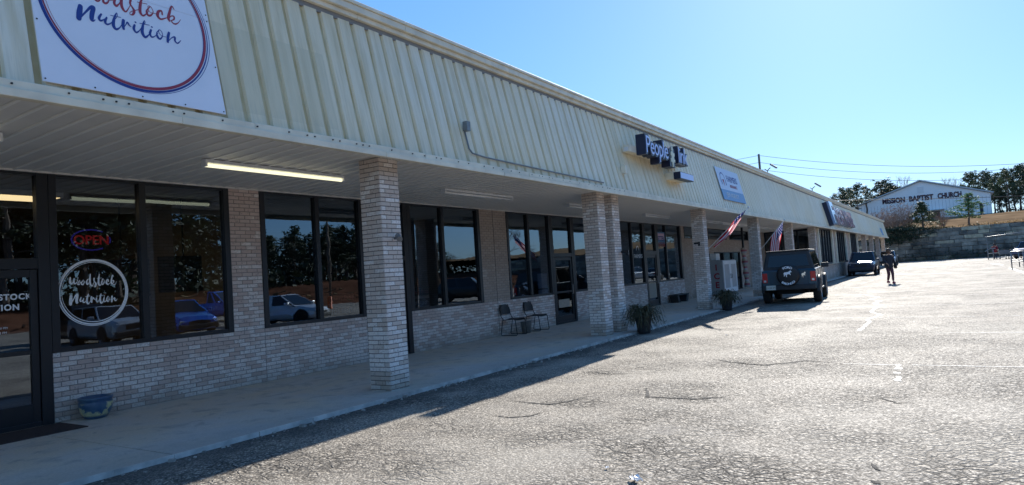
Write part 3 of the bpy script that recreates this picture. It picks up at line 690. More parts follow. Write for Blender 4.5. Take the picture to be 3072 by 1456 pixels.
# grocery sign: tall channel letters
t = empty('grocery_sign', fpt(57, .2, .1), 0, 'large sign of tall red and pale blue letters near the far canopy end', 'sign')
M['signblue'] = mat('reflective_blue_face', (.30, .42, .62), .15, metal=.3); M['signred'] = mat('red_sign_face', (.34, .10, .12), .2); M['signsilver'] = mat('silver_returns', (.48, .46, .50), .25, metal=.6)
Gm = lambda x, s, o: frame(fpt(x, s, o), (1, 0, 0), FS, FN)
mb = MB(); text_mesh(mb, 'F', 2.15, Gm(49.9, .22, .25), extrude=.16, sx=1.7, bold=.06); child(mb, 'letter', M['signblue'], t)
mb = MB(); text_mesh(mb, 'F', 2.15, Gm(49.8, .18, .12), extrude=.16, sx=1.75, bold=.08); child(mb, 'letter', M['navybox'], t)
mb = MB(); text_mesh(mb, 'RESH VALUE', 1.75, Gm(52.4, .25, .33), extrude=.01, sx=1.02, bold=.03); child(mb, 'letter', M['signred'], t)
mb = MB(); text_mesh(mb, 'RESH VALUE', 1.75, Gm(52.4, .25, .18), extrude=.14, sx=1.02, bold=.035); child(mb, 'letter_returns', M['signsilver'], t)
t = empty('wall_notice', fpt(93.5, .3, .05), 0, 'small blue notice at the far end of the canopy band', 'notice')
mb = MB(); mb.extrude([fpt(92.2, .45, .04), fpt(94.6, .45, .04), fpt(94.6, 1.05, .04), fpt(92.2, 1.05, .04)], FN * -.01)
mb.extrude([fpt(92.6, .2, .04), fpt(94.8, .2, .04), fpt(94.8, .42, .04), fpt(92.6, .42, .04)], FN * -.01); child(mb, 'panel', M['skyblue'], t)

# window lettering, lying 3 mm in front of the glass
wp = lambda x, z, h=0: Vector((x, YW + .045 - .003 - h, z))
mb = MB(); cx, cz = 4.945, 1.78
ring(mb, cx, cz, .455, .455, .026, wp, .001, ph=1, var=.25); ring(mb, cx + .004, cz + .003, .432, .425, .010, wp, .0018, ph=2, var=.5); ring(mb, cx - .004, cz - .003, .475, .472, .008, wp, .0024, ph=4, var=.4)
def dm(shx, shy):
    def f(x, y):   # unskew the traced strokes onto a level line
        yy = y - .262 * (x - 865); return (cx + (x - 1670) * .000385 + shx, cz - (yy - 100) * .00052 + shy)
    return f
brush(mb, WOOD, dm(0, .035), .00050, lambda a, b, h: wp(a, b, h)); brush(mb, NUTR, dm(0, -.045), .00050, lambda a, b, h: wp(a, b, h))
for v in range(len(mb.v)): pass
mb.build('window_lettering', M['decal'], wd1)
mb = MB(); T = lambda x, z: frame((x, YW + .042, z), (1, 0, 0), (0, 0, 1), (0, -1, 0))
text_mesh(mb, 'WOODSTOCK', .105, T(4.15, 1.735), extrude=.0008, align='RIGHT', bold=.004, sp=1.15); text_mesh(mb, 'NUTRITION', .105, T(4.01, 1.60), extrude=.0008, align='RIGHT', bold=.004, sp=1.15)
child_ = mb.build('window_lettering', M['decal'], wd0); mb = MB()
text_mesh(mb, 'Mon-Fri 6:30 AM - 6:30 PM', .04, T(3.87, 1.36), extrude=.0008, align='RIGHT'); text_mesh(mb, 'Saturday 8 AM - 2 PM', .04, T(3.86, 1.30), extrude=.0008, align='RIGHT')
mb.build('window_lettering', M['decal'], wd0)
# neon sign inside shop 1 (lit)
t = empty('neon_sign', (5.05, 10.55, 2.55), 0, 'oval red and blue neon OPEN sign hanging inside the first shop window', 'neon sign')
mb = MB(); mb.tube([(5.05 + .27 * math.cos(a / 20 * 6.2832), 10.56, 2.55 + .15 * math.sin(a / 20 * 6.2832)) for a in range(3, 18)], .010); mb.tube([(5.05 + .27 * math.cos(a / 20 * 6.2832), 10.56, 2.55 + .15 * math.sin(a / 20 * 6.2832)) for a in range(-1, 2)], .010)
child(mb, 'neon_ring', mat('blue_neon', (.05, .05, .4), emit=(.12, .10, 1), estr=.07), t)
mb = MB(); text_mesh(mb, 'OPEN', .19, frame((5.05, 10.55, 2.485), (1, 0, 0), (0, 0, 1), (0, -1, 0)), extrude=.006, align='CENTER', bold=.002); child(mb, 'neon_letters', mat('red_neon', (.4, .02, .02), emit=(1, .05, .06), estr=.07), t)
t = empty('ceiling_light_panel', (3.9, 11.75, 3.28), 0, 'lit yellow ceiling light panel glimpsed inside the banner shop, top left', 'ceiling light')
mb = MB(); mb.box(-1.5, 1.18, -.32, .32, 0, .08); mb.build('housing', M['white'], t)
mb = MB(); mb.face([(-1.46, -.29, -.004), (1.15, -.29, -.004), (1.15, .29, -.004), (-1.46, .29, -.004)]); mb.build('diffuser', mat('yellow_diffuser', (.8, .7, .4), emit=(1, .76, .38), estr=1.3), t)
# dark tv panels inside
for k, (x, z, s) in enumerate(((6.0, 2.0, 0), (7.1, 2.05, 1))):
    t = empty('menu_screen', (x, 11.6, z), -.35, ('dark flat menu screen hung inside the first shop, nearer the ring decal', 'dark flat menu screen hung inside the first shop, nearer the brick pier')[k], 'screen')
    mb = MB(); mb.box(-.42, .42, -.03, .03, -.32, .32); mb.build('screen_panel', M['black'], t, bevel=.01)
    mb = MB(); mb.tube([(0, 0, .3), (0, 0, 1.35)], .015); mb.build('bracket', M['black'], t)
# for rent signs in windows
M['rentred'] = mat('faded_red_sign', (.34, .10, .13), .6)
for k, (x, sc) in enumerate(((9.72, 1.0), (12.12, .95))):
    t = empty('rental_sign', (x, YW + .16, 1.0), 0, ('red and white realty FOR RENT sign behind the window beside the near brick column', 'red and white realty FOR RENT sign in the window right of the tall black post')[k], 'sign', 'rental signs in the windows')
    mb = MB(); mb.box(-.36, .36, 0, .01, .02, .50); mb.build('sign_board', M['black'], t)
    mb = MB(); mb.box(-.35, .35, -.004, -.001, .235, .31); mb.build('sign_stripe', M['paper'], t)
    mb = MB(); text_mesh(mb, 'Realty Pros', .135, frame((0, -.005, .36), (1, 0, 0), (0, 0, 1), (0, -1, 0)), extrude=.002, align='CENTER'); mb.build('sign_lettering', M['rentred'], t)
    mb = MB(); text_mesh(mb, 'FOR RENT', .12, frame((0, -.005, .10), (1, 0, 0), (0, 0, 1), (0, -1, 0)), extrude=.002, align='CENTER'); mb.build('sign_lettering', M['palewhite'], t)
t = empty('paper_notice_board', (17.8, YW + .15, 1.1), 0, 'white printed notice taped low inside the window beside the shop door', 'notice')
mb = MB(); mb.box(-.28, .28, 0, .006, .1, .55); mb.box(-.28, .28, 0, .006, -.08, .06); mb.build('sheet', M['palewhite'], t)
# better together poster
t = empty('window_poster', (27.55, YW + .03, 2.55), 0, 'bright pink and white BETTER TOGETHER poster on a shop window', 'poster')
P0, P1, P2 = pY(1860 + 455 / 4.36, 660 + 155 / 4.36, YW + .03), pY(1860 + 580 / 4.36, 660 + 168 / 4.36, YW + .03), pY(1860 + 468 / 4.36, 660 + 315 / 4.36, YW + .03)
mb = MB(); mb.box(P0.x, P1.x, YW + .026, YW + .034, P2.z, P0.z); child(mb, 'sheet', mat('poster_blue', (.10, .25, .45), .6), t)
mb = MB(); mb.box(P0.x + .1, P1.x - .1, YW + .020, YW + .025, P2.z + .18, P0.z - .06); child(mb, 'sheet', mat('poster_pink', (.85, .62, .75), .6), t)
mb = MB(); wdt = P1.x - P0.x
text_mesh(mb, 'BETTER', .26, frame(((P0.x + P1.x) / 2, YW + .017, P0.z - .36), (1, 0, 0), (0, 0, 1), (0, -1, 0)), extrude=.002, align='CENTER', sx=.95, bold=.006)
child(mb, 'lettering', M['navy'], t)
mb = MB(); text_mesh(mb, 'TOGETHER', .24, frame(((P0.x + P1.x) / 2, YW + .017, P0.z - .62), (1, 0, 0), (0, 0, 1), (0, -1, 0)), extrude=.002, align='CENTER', sx=.8, bold=.006); child(mb, 'lettering', M['rentred'], t)
# house logo on the fifth window
mb = MB(); text_mesh(mb, 'FARMERS', .22, T(24.75, 2.02), extrude=.001, sx=.95); ring(mb, 25.15, 2.32, .13, .17, .035, lambda a, b, h: wp(a, b, h), .001, sweep=.5); mb.build('window_lettering', M['decal'], wd5)

# ------------------------------------------------------------------ strip lights under the soffit
def soff(y): return 3.53 + (3.445 - 3.53) * (y - 6.66) / (YW + .02 - 6.66)
def strip_light(x0, x1, y, label, lit):
    t = empty('strip_light', ((x0 + x1) / 2, y, soff(y) - .012), 0, label, 'strip light', 'fluorescent strip lights under the canopy')
    L = (x1 - x0) / 2; mb = MB()
    mb.box(-L, L, -.055, .055, -.045, 0); mb.box(-L, -L + .03, -.06, .06, -.10, -.045); mb.box(L - .03, L, -.06, .06, -.10, -.045); mb.build('housing', M['white'], t, bevel=.004)
    mb = MB(); mb.tube([(-L + .03, 0, -.078), (L - .03, 0, -.078)], .026, 10); mb.build('tube', M['tube_lit'] if lit else M['tube_off'], t, smooth=True)
M['tube_lit'] = mat('lit_tube', (.9, .9, .7), emit=(1, .93, .62), estr=.55); M['tube_off'] = mat('unlit_tube', (.92, .92, .90), .25)
LT = ((.65, 3.12, 8.34, 'lit yellow fluorescent strip light at the left edge of the picture', 1), (5.5, 8.03, 8.43, 'long lit fluorescent strip light between the banner shop windows and the near brick column', 1),
 (10.75, 13.28, 8.46, 'unlit strip light above the two black chairs side, right of the near brick column', 0), (16.14, 18.6, 8.5, 'strip light partly hidden behind the paired brick columns', 0), (21.95, 24.38, 8.66, 'strip light just right of the paired brick columns', 0),
 (28.5, 30.9, 8.6, 'strip light peeping out right of the third brick column', 0), (31.3, 35.7, 8.66, 'double length strip light behind the first flag', 0), (38.6, 42.6, 8.7, 'double length strip light behind the second flag', 0))
for a in LT: strip_light(*a)
# ------------------------------------------------------------------ vehicles
def paint(name, col, rough=.28): return mat(name, col, rough, metal=.25, spec=.6, coat=.7)
M['tail'] = mat('tail_lamp', (.5, .015, .02), .15); M['lampglass'] = mat('head_lamp', (.7, .72, .75), .08, metal=.4)
M['plastic'] = mat('unpainted_plastic', (.03, .031, .034), .65, noise=.15, nscale=6); M['plate'] = mat('licence_plate', (.55, .56, .5), .5); M['under'] = mat('underbody', (.01, .01, .01), .9)
def wheel(root, x, y, r, wd, side):
    t = MB(); Mx = Matrix.Translation((x, y, r)) @ Matrix.Rotation(R_(90 * -side), 4, 'X')
    t.lathe([(r * .62, wd / 2), (r * .80, wd / 2 + .005), (r * .93, wd / 2 - .01), (r, wd / 2 - .05), (r, -wd / 2 + .05), (r * .93, -wd / 2 + .01), (r * .62, -wd / 2)], 28, M=Mx)
    w_ = t.build('wheel', M['rubber'], root, smooth=True)
    t = MB(); t.lathe([(0, wd / 2 - .03), (.05, wd / 2 - .025), (.07, wd / 2 - .05), (r * .5, wd / 2 - .09), (r * .58, wd / 2 - .02), (r * .63, wd / 2)], 28, M=Mx)
    for k in range(6):
        a = k * math.pi / 3; A = Mx @ Matrix.Rotation(a, 4, 'Z'); t.box(.03, r * .6, -.028, .028, wd / 2 - .06, wd / 2 - .015, 0, A)
    t.build('rim', M['alloy'], w_)
def station_body(mb, st, mi=0):
    """st: list of (x, halfwidth, zbottom, zbelt, ztop_center) -> closed loft"""
    rows = []
    for (x, hw, zb, zs, zt) in st:
        q = [(hw * .86, zb), (hw * .97, zb + .10), (hw, zb + (zs - zb) * .45), (hw * .985, zb + (zs - zb) * .8), (hw * .94, zs), (hw * .80, zs + (zt - zs) * .65), (hw * .45, zt - .003), (0, zt)]
        full = [(x, -a, b) for a, b in q] + [(x, a, b) for a, b in q[::-1][1:]]
        rows.append(full)
    mb.grid(rows, mi, close=True)
    mb.face(rows[0][::1], mi); mb.face(rows[-1][::-1], mi)
def cabin(mb, base, top, mi=0):
    n = len(base)
    mb.grid([base, top], mi, close=True); mb.face(top, mi)
def quad_on(mb, a, b, c, d, inset=.05, off=.006, mi=0):
    a, b, c, d = map(Vector, (a, b, c, d)); ctr = (a + b + c + d) / 4; n = (b - a).cross(d - a).normalized()
    if n.dot(ctr - Vector((0, 0, 1.1))) < 0: n = -n
    def ins(p, l1, l2): return p + (l1 - p).normalized() * inset + (l2 - p).normalized() * inset
    P = [ins(a, b, d), ins(b, a, c), ins(c, b, d), ins(d, c, a)]
    mb.face([p + n * off for p in P], mi)
def car(name, label, cat, loc, rz, kind, pt, group=None, L=4.6, W=1.84, H=1.48, lights_on=False):
    root = empty(name, loc, rz, label, cat, group); hl, hw = L / 2, W / 2; r = .33 if H < 1.6 else .37
    zb = .24 if H < 1.6 else .32; belt = .92 if H < 1.6 else 1.05; hood = .80 if H < 1.6 else 1.02
    if kind == 'sedan':
        st = [(-hl, hw * .82, zb + .12, belt - .12, belt - .02), (-hl + .12, hw * .93, zb, belt - .02, belt + .08), (-hl + .9, hw, zb, belt, belt + .07), (0, hw, zb, belt, belt + .03), (hl - 1.5, hw, zb, belt - .03, belt + .03), (hl - .8, hw * .98, zb, hood - .02, hood + .1), (hl - .15, hw * .88, zb, hood - .12, hood - .0), (hl, hw * .75, zb + .1, hood - .25, hood - .16)]
        b0, b1, t0, t1 = -hl + .55, hl - 1.25, -hl + 1.25, hl - 2.1
    elif kind == 'pickup':
        st = [(-hl, hw * .95, zb + .1, belt, belt + .02), (-hl + .1, hw, zb, belt + .02, belt + .03), (0, hw, zb, belt + .02, belt + .05), (hl - 1.6, hw, zb, belt, belt + .08), (hl - .3, hw * .97, zb, belt - .04, belt + .06), (hl, hw * .9, zb + .1, belt - .15, belt - .05)]
        b0, b1, t0, t1 = -hl + 1.9, hl - 1.5, -hl + 2.05, hl - 2.2
    else:
        st = [(-hl, hw * .88, zb + .1, belt, belt + .03), (-hl + .12, hw * .97, zb, belt + .03, belt + .06), (0, hw, zb, belt, belt + .05), (hl - 1.4, hw, zb, belt - .02, belt + .04), (hl - .6, hw * .98, zb, hood - .04, hood + .06), (hl - .1, hw * .90, zb, hood - .12, hood - .03), (hl, hw * .80, zb + .1, hood - .25, hood - .14)]
        b0, b1, t0, t1 = -hl + .12, hl - 1.25, -hl + .45, hl - 1.95
    mb = MB(); station_body(mb, st); mb.build('body', pt, root, smooth=False, bevel=.02, recalc=True)
    bw, tw = hw * .93, hw * .76
    B = [(b0, -bw, belt - .01), (b1, -bw, belt - .02), (b1, bw, belt - .02), (b0, bw, belt - .01)]; T_ = [(t0, -tw, H), (t1, -tw, H - .01), (t1, tw, H - .01), (t0, tw, H)]
    mb = MB(); cabin(mb, B, T_); mb.build('roof', pt, root, bevel=.03, recalc=True)
    g = MB(); quad_on(g, B[1], B[2], T_[2], T_[1], .07); g.build('windscreen', M['darkglass'], root)
    g = MB(); quad_on(g, B[3], B[0], T_[0], T_[3], .08); g.build('rear_window', M['darkglass'], root)
    for s in (0, 1):
        a, b, c, d = (B[0], B[1], T_[1], T_[0]) if s == 0 else (B[2], B[3], T_[3], T_[2])
        a, b, c, d = map(Vector, (a, b, c, d)); m1 = a.lerp(b, .5); m2 = d.lerp(c, .5)
        for q in ((a, m1, m2, d), (m1, b, c, m2)):
            g = MB(); quad_on(g, *q, .06); g.build('side_window', M['darkglass'], root)
    xr, xf = -hl + .18 * L, hl - .19 * L
    for x in (xr, xf):
        for s in (-1, 1):
            g = MB(); arc = [(x + (r + .09) * math.cos(a), s * (hw + .004), r + (r + .09) * math.sin(a)) for a in [math.pi * k / 12 for k in range(13)]]
            g.face(arc + [(x - r - .09, s * (hw + .004), zb - .02), (x + r + .09, s * (hw + .004), zb - .02)]); g.build('wheel_arch', M['under'], root)
            wheel(root, x, s * (hw - .10), r, .22, s)
    for s in (-1, 1):
        g = MB(); g.box(hl - .16, hl - .02, s * hw * .62 - .16, s * hw * .62 + .16, hood - .30, hood - .15); g.build('headlight', M['lampglass'], root, bevel=.02)
        g = MB(); g.box(-hl + .0, -hl + .06, s * hw * .72 - .14, s * hw * .72 + .14, belt - .26, belt - .08); g.build('tail_light', M['tail'], root, bevel=.01)
        g = MB(); g.box(b1 - .38, b1 - .20, s * (hw + .09) - .09, s * (hw + .09) + .09, belt + .02, belt + .16); g.build('mirror', pt, root, bevel=.03)
    g = MB(); g.box(hl - .05, hl + .02, -hw * .45, hw * .45, hood - .38, hood - .17); g.build('grille', M['black'], root, bevel=.01)
    g = MB(); g.box(hl - .12, hl + .06, -hw * .84, hw * .84, zb + .05, zb + .26); g.build('front_bumper', M['plastic'], root, bevel=.04)
    g = MB(); g.box(-hl - .06, -hl + .12, -hw * .86, hw * .86, zb + .05, zb + .28); g.build('rear_bumper', M['plastic'], root, bevel=.04)
    g = MB(); g.box(-hl + .3, hl - .3, -hw * .8, hw * .8, zb - .06, zb + .05); g.build('underbody', M['under'], root)
    return root
# the boxy off-roader parked nose-in, tail to the camera
def offroader():
    yaw = R_(4.6); c, s = math.cos(yaw), math.sin(yaw); P = Vector((26.55, 4.0, 0)); o = P + Vector((c * 1.48 - s * .97, s * 1.48 + c * .97, 0))
    root = empty('boxy_offroader', (o.x, o.y, 0), yaw, 'dark teal boxy off-road vehicle with a covered spare wheel, parked below the flags', 'off-road vehicle')
    pt = mat('dark_teal_paint', (.006, .045, .075), .35, spec=.4, coat=.25); zb = .52
    mb = MB(); prof = [(-2.18, zb), (-2.22, .62), (-2.20, 1.16), (-2.16, 1.22), (.85, 1.25), (.95, 1.22), (2.05, 1.16), (2.22, 1.10), (2.26, .70), (2.2, zb)]
    rows = []
    for (y, k) in ((-.90, .96), (-.93, 1), (-.88, 1.0)): pass
    def sec(y, dz): return [(x, y, z if z < 1.15 else z + dz) for x, z in prof]
    mb.grid([sec(-.90, -.03), sec(-.86, 0), sec(.86, 0), sec(.90, -.03)], 0, close=True); mb.face(sec(-.90, -.03)[::-1]); mb.face(sec(.90, -.03))
    mb.build('body', pt, root, bevel=.025, recalc=True)
    B = [(-2.14, -.86, 1.20), (.95, -.86, 1.22), (.95, .86, 1.22), (-2.14, .86, 1.20)]; T_ = [(-2.0, -.72, 1.86), (.42, -.72, 1.88), (.42, .72, 1.88), (-2.0, .72, 1.86)]
    mb = MB(); cabin(mb, B, T_); mb.build('hardtop', M['plastic'], root, bevel=.04, recalc=True)
    mb = MB(); mb.box(-2.04, .44, -.73, .73, 1.86, 1.915); mb.build('roof_panel', M['plastic'], root, bevel=.03)
    g = MB(); quad_on(g, B[3], B[0], T_[0], T_[3], .13, .012); g.build('rear_window', M['darkglass'], root)
    g = MB(); quad_on(g, B[1], B[2], T_[2], T_[1], .08, .012); g.build('windscreen', M['darkglass'], root)
    for a, b, c_, d in ((B[0], B[1], T_[1], T_[0]), (B[2], B[3], T_[3], T_[2])):
        a, b, c_, d = map(Vector, (a, b, c_, d))
        for f0, f1 in ((0.02, .30), (.32, .66), (.68, .99)):
            g = MB(); quad_on(g, a.lerp(b, f0), a.lerp(b, f1), d.lerp(c_, f1), d.lerp(c_, f0), .05, .012); g.build('side_window', M['darkglass'], root)
    # tailgate with ribs, spare wheel and cover
    mb = MB(); mb.box(-2.235, -2.20, -.66, .66, .66, 1.19); tg = mb.build('tailgate', pt, root, bevel=.012)
    mb = MB(); mb.box(-2.24, -2.19, -.90, -.70, .64, 1.16); mb.box(-2.24, -2.19, .70, .90, .64, 1.16)
    Mx = Matrix.Translation((-2.25, .0, 1.02)) @ Matrix.Rotation(R_(-90), 4, 'Y')
    mb = MB(); mb.lathe([(0, .24), (.30, .24), (.345, .23), (.375, .20), (.385, .15), (.38, 0), (.0, 0)], 40, M=Mx); sp = mb.build('spare_wheel_cover', M['black'], root, smooth=True)
    for p in sp.data.polygons: p.use_smooth = True
    def onc(a, r_, txt, sz, flip):
        mbx = MB(); n = len(txt)
        for k, ch in enumerate(txt):
            ang = (a - (k - (n - 1) / 2) * (.30 if n < 5 else .255)) if not flip else (a + (k - (n - 1) / 2) * .255)
            # y to the left in car space is left in the rear view: screen right = -y
            px, pz = math.cos(ang) * r_, math.sin(ang) * r_
            rot = ang - math.pi / 2 if not flip else ang + math.pi / 2
            X = Vector((0, -math.cos(rot), math.sin(rot))); Y_ = Vector((0, math.sin(rot), math.cos(rot)))
            text_mesh(mbx, ch, sz, frame((-2.497, -px, 1.02 + pz), X, Y_, (-1, 0, 0)), extrude=.002, align='CENTER', bold=.004, sx=1.25)
        return mbx
    mbx = onc(math.pi / 2, .245, 'FORD', .105, False); mbx.build('cover_lettering', M['decal'], sp)
    mbx = onc(-math.pi / 2, .335, 'BRONCO', .10, True); mbx.build('cover_lettering', M['decal'], sp)
    horse = [(-.13, .03), (-.10, .07), (-.03, .075), (.03, .085), (.08, .12), (.12, .13), (.115, .10), (.15, .085), (.135, .065), (.10, .06), (.085, .02), (.11, -.03), (.085, -.035), (.06, .0), (.0, .0), (-.03, -.04), (-.02, -.10), (-.045, -.10), (-.06, -.03), (-.085, -.01), (-.10, -.07), (-.125, -.07), (-.115, .0), (-.13, .0)]
    mb = MB(); mb.extrude([(-2.500, -x_, 1.06 + z_) for x_, z_ in horse], (.003, 0, 0)); mb.build('cover_emblem', M['decal'], sp)
    mb = MB(); mb.extrude([(-2.243, -.50 - x_ * .5, 1.0 + z_ * .9) for x_, z_ in horse], (.004, 0, 0)); mb.build('tailgate_emblem', M['chrome'], tg)
    for sgn in (-1, 1):
        g = MB(); g.box(-2.255, -2.18, sgn * .80 - .085, sgn * .80 + .085, .78, 1.12); tl = g.build('tail_light', M['tail'], root, bevel=.012)
        g = MB(); g.box(-2.262, -2.25, sgn * .80 - .04, sgn * .80 + .04, .80, .87); g.build('reverse_lamp', M['lampglass'], tl)
        g = MB(); g.box(2.2, 2.26, sgn * .68 - .13, sgn * .68 + .13, .85, 1.05); g.build('headlight', M['lampglass'], root, bevel=.02)
        g = MB(); g.box(.55, .72, sgn * 1.03 - .13, sgn * 1.03 + .13, 1.20, 1.38); g.box(.6, .68, min(sgn * .85, sgn * .95), max(sgn * .85, sgn * .95), 1.2, 1.26); g.build('mirror', M['plastic'], root, bevel=.03)
        for x in (-1.48, 1.47):
            g = MB(); n = 12; ro = .56
            outer = [(x + ro * math.cos(a), .40 + ro * math.sin(a)) for a in [math.pi * k / n for k in range(n + 1)]]; inner = [(x + .46 * math.cos(a), .40 + .46 * math.sin(a)) for a in [math.pi * k / n for k in range(n + 1)]]
            for k in range(n):
                q = [outer[k], outer[k + 1], inner[k + 1], inner[k]]; g.extrude([(px, sgn * .88, pz) for px, pz in q], (0, sgn * .10, 0))
            g.build('fender_flare', M['plastic'], root, recalc=True)
            g = MB(); g.face([(px, sgn * .905, pz) for px, pz in inner]); g.build('wheel_arch', M['under'], root)
            wheel(root, x, sgn * .85, .405, .27, sgn)
        g = MB(); g.box(-1.0, 1.0, sgn * .9 - .06, sgn * .9 + .06, .42, .50); g.build('side_step', M['plastic'], root, bevel=.02)
        g = MB(); g.box(-1.2, -1.15, sgn * .905, sgn * .912, .55, 1.18) ; g.box(-.1, -.09, sgn * .902, sgn * .906, .55, 1.18); g.build('door_seam', M['under'], root)
    g = MB(); g.box(-2.36, -2.14, -.88, .88, .50, .68); rb = g.build('rear_bumper', M['plastic'], root, bevel=.03)
    g = MB(); g.box(-2.375, -2.362, .44, .76, .52, .68); lp = g.build('licence_plate', M['plate'], root)
    g = MB(); text_mesh(g, '13 A8 4PS', .075, frame((-2.377, .60, .57), (0, -1, 0), (0, 0, 1), (-1, 0, 0)), extrude=.001, align='CENTER'); g.build('plate_lettering', M['black'], lp)
    g = MB(); g.box(2.12, 2.32, -.88, .88, .5, .70); g.build('front_bumper', M['plastic'], root, bevel=.03)
    g = MB(); g.box(-2.0, 2.0, -.45, .45, .34, .54); g.tube([(-1.48, -.8, .40), (-1.48, .8, .40)], .06); g.tube([(-2.1, -.6, .42), (-1.7, -.6, .42)], .05); g.build('underbody', M['under'], root)
    return root
offroader()
silver = paint('silver_paint', (.42, .44, .46)); white_p = paint('white_car_paint', (.62, .64, .66)); blue_p = paint('bright_blue_paint', (.01, .12, .55)); dark_p = paint('dark_blue_paint', (.012, .02, .05)); black_p = paint('black_paint', (.008, .008, .01)); grey_p = paint('blue_grey_paint', (.10, .12, .22))
sv = car('parked_suv', 'dark blue SUV facing the camera beside the projecting storefront, sun glaring on its windscreen', 'SUV', (58.0, 5.62, 0), R_(181), 'suv', dark_p, L=4.5, W=1.90, H=1.76)
g = MB(); g.box(-1.6, .1, .62, .66, 1.74, 1.78); g.box(-1.6, .1, -.66, -.62, 1.74, 1.78); g.build('roof_rails', M['chrome'], sv)
g = MB(); g.box(2.24, 2.28, -.75, .75, .93, .96); g.build('grille_bar', M['chrome'], sv)
car('parked_suv', 'grey SUV parked at the far end of the strip behind the walking person', 'SUV', (94, 6.4, 0), R_(181), 'suv', silver, L=4.7, W=1.9, H=1.75)
car('parked_pickup', 'blue grey pickup at the right edge of the picture beyond the cart corral', 'pickup', tuple(pZ(3096, 775, 0).xy) + (0,), R_(160), 'pickup', grey_p, L=5.4, W=1.95, H=1.8)
def mirp(u, v): p = pZ(u, v, 0); return (p.x, 2 * YW - p.y, 0)
# cars on the lot that the shop windows reflect
GR = 'cars in the lot seen in the shop windows'
for nm, lb, ct, u, v, rz, kd, pt, H in (
    ('parked_car', 'bright blue sedan mirrored in the right pane of the first shop window', 'car', 525, 1012, 100, 'sedan', blue_p, 1.45),
    ('parked_car', 'white sedan mirrored low in the window left of the near brick column', 'car', 862, 972, 75, 'sedan', white_p, 1.48),
    ('parked_car', 'silver hatchback mirrored below the round window lettering', 'car', 345, 1026, 95, 'suv', silver, 1.6),
    ('parked_pickup', 'blue and white pickup mirrored in the corner of the first shop window', 'pickup', 645, 972, 60, 'pickup', blue_p, 1.8),
    ('parked_suv', 'black SUV mirrored between round lettering and post', 'SUV', 262, 1020, 90, 'suv', black_p, 1.75),
    ('parked_suv', 'black SUV mirrored beside the window mullion of the third shop window', 'SUV', 1405, 905, 60, 'suv', black_p, 1.75),
    ('parked_car', 'dark sedan with a sun glint mirrored in the window beside the paired columns', 'car', 1735, 872, 20, 'sedan', black_p, 1.45),
    ('parked_suv', 'white SUV mirrored in the window right of the paired columns', 'SUV', 1895, 848, 10, 'suv', white_p, 1.7),
    ('parked_car', 'grey sedan mirrored in the glass of the door with the brown notice', 'car', 1968, 838, 0, 'sedan', silver, 1.5)):
    car(nm, lb, ct, mirp(u, v), R_(rz), kd, pt, group=GR, H=H)

# ------------------------------------------------------------------ people
def skinned(name, chains, material, root, sub=1):
    """chains: list of [(pos, radius), ...]; points shared when equal"""
    vs = []; rs = []; es = []; idx = {}
    def vid(p, r):
        k = tuple(round(c, 4) for c in p)
        if k not in idx: idx[k] = len(vs); vs.append(p); rs.append(r)
        return idx[k]
    for ch in chains:
        ids = [vid(p, r) for p, r in ch]
        for a, b in zip(ids[:-1], ids[1:]):
            if a != b: es.append((a, b))
    me = bpy.data.meshes.new(name); bm = bmesh.new(); lay = bm.verts.layers.skin.verify(); bv = []
    for i, v in enumerate(vs):
        q = bm.verts.new(tuple(v)); q[lay].radius = (rs[i], rs[i]) if not isinstance(rs[i], tuple) else rs[i]; q[lay].use_root = (i == 0); bv.append(q)
    for a, b in es:
        if not bm.edges.get((bv[a], bv[b])): bm.edges.new((bv[a], bv[b]))
    bm.to_mesh(me); bm.free(); me.materials.append(material)
    o = bpy.data.objects.new(name, me); COL.objects.link(o); o.parent = root
    m = o.modifiers.new('skin', 'SKIN'); m.use_smooth_shade = True; m.branch_smoothing = .4
    s2 = o.modifiers.new('sub', 'SUBSURF'); s2.levels = sub; s2.render_levels = sub
    return o
M['skin'] = mat('skin', (.42, .26, .19), .55)
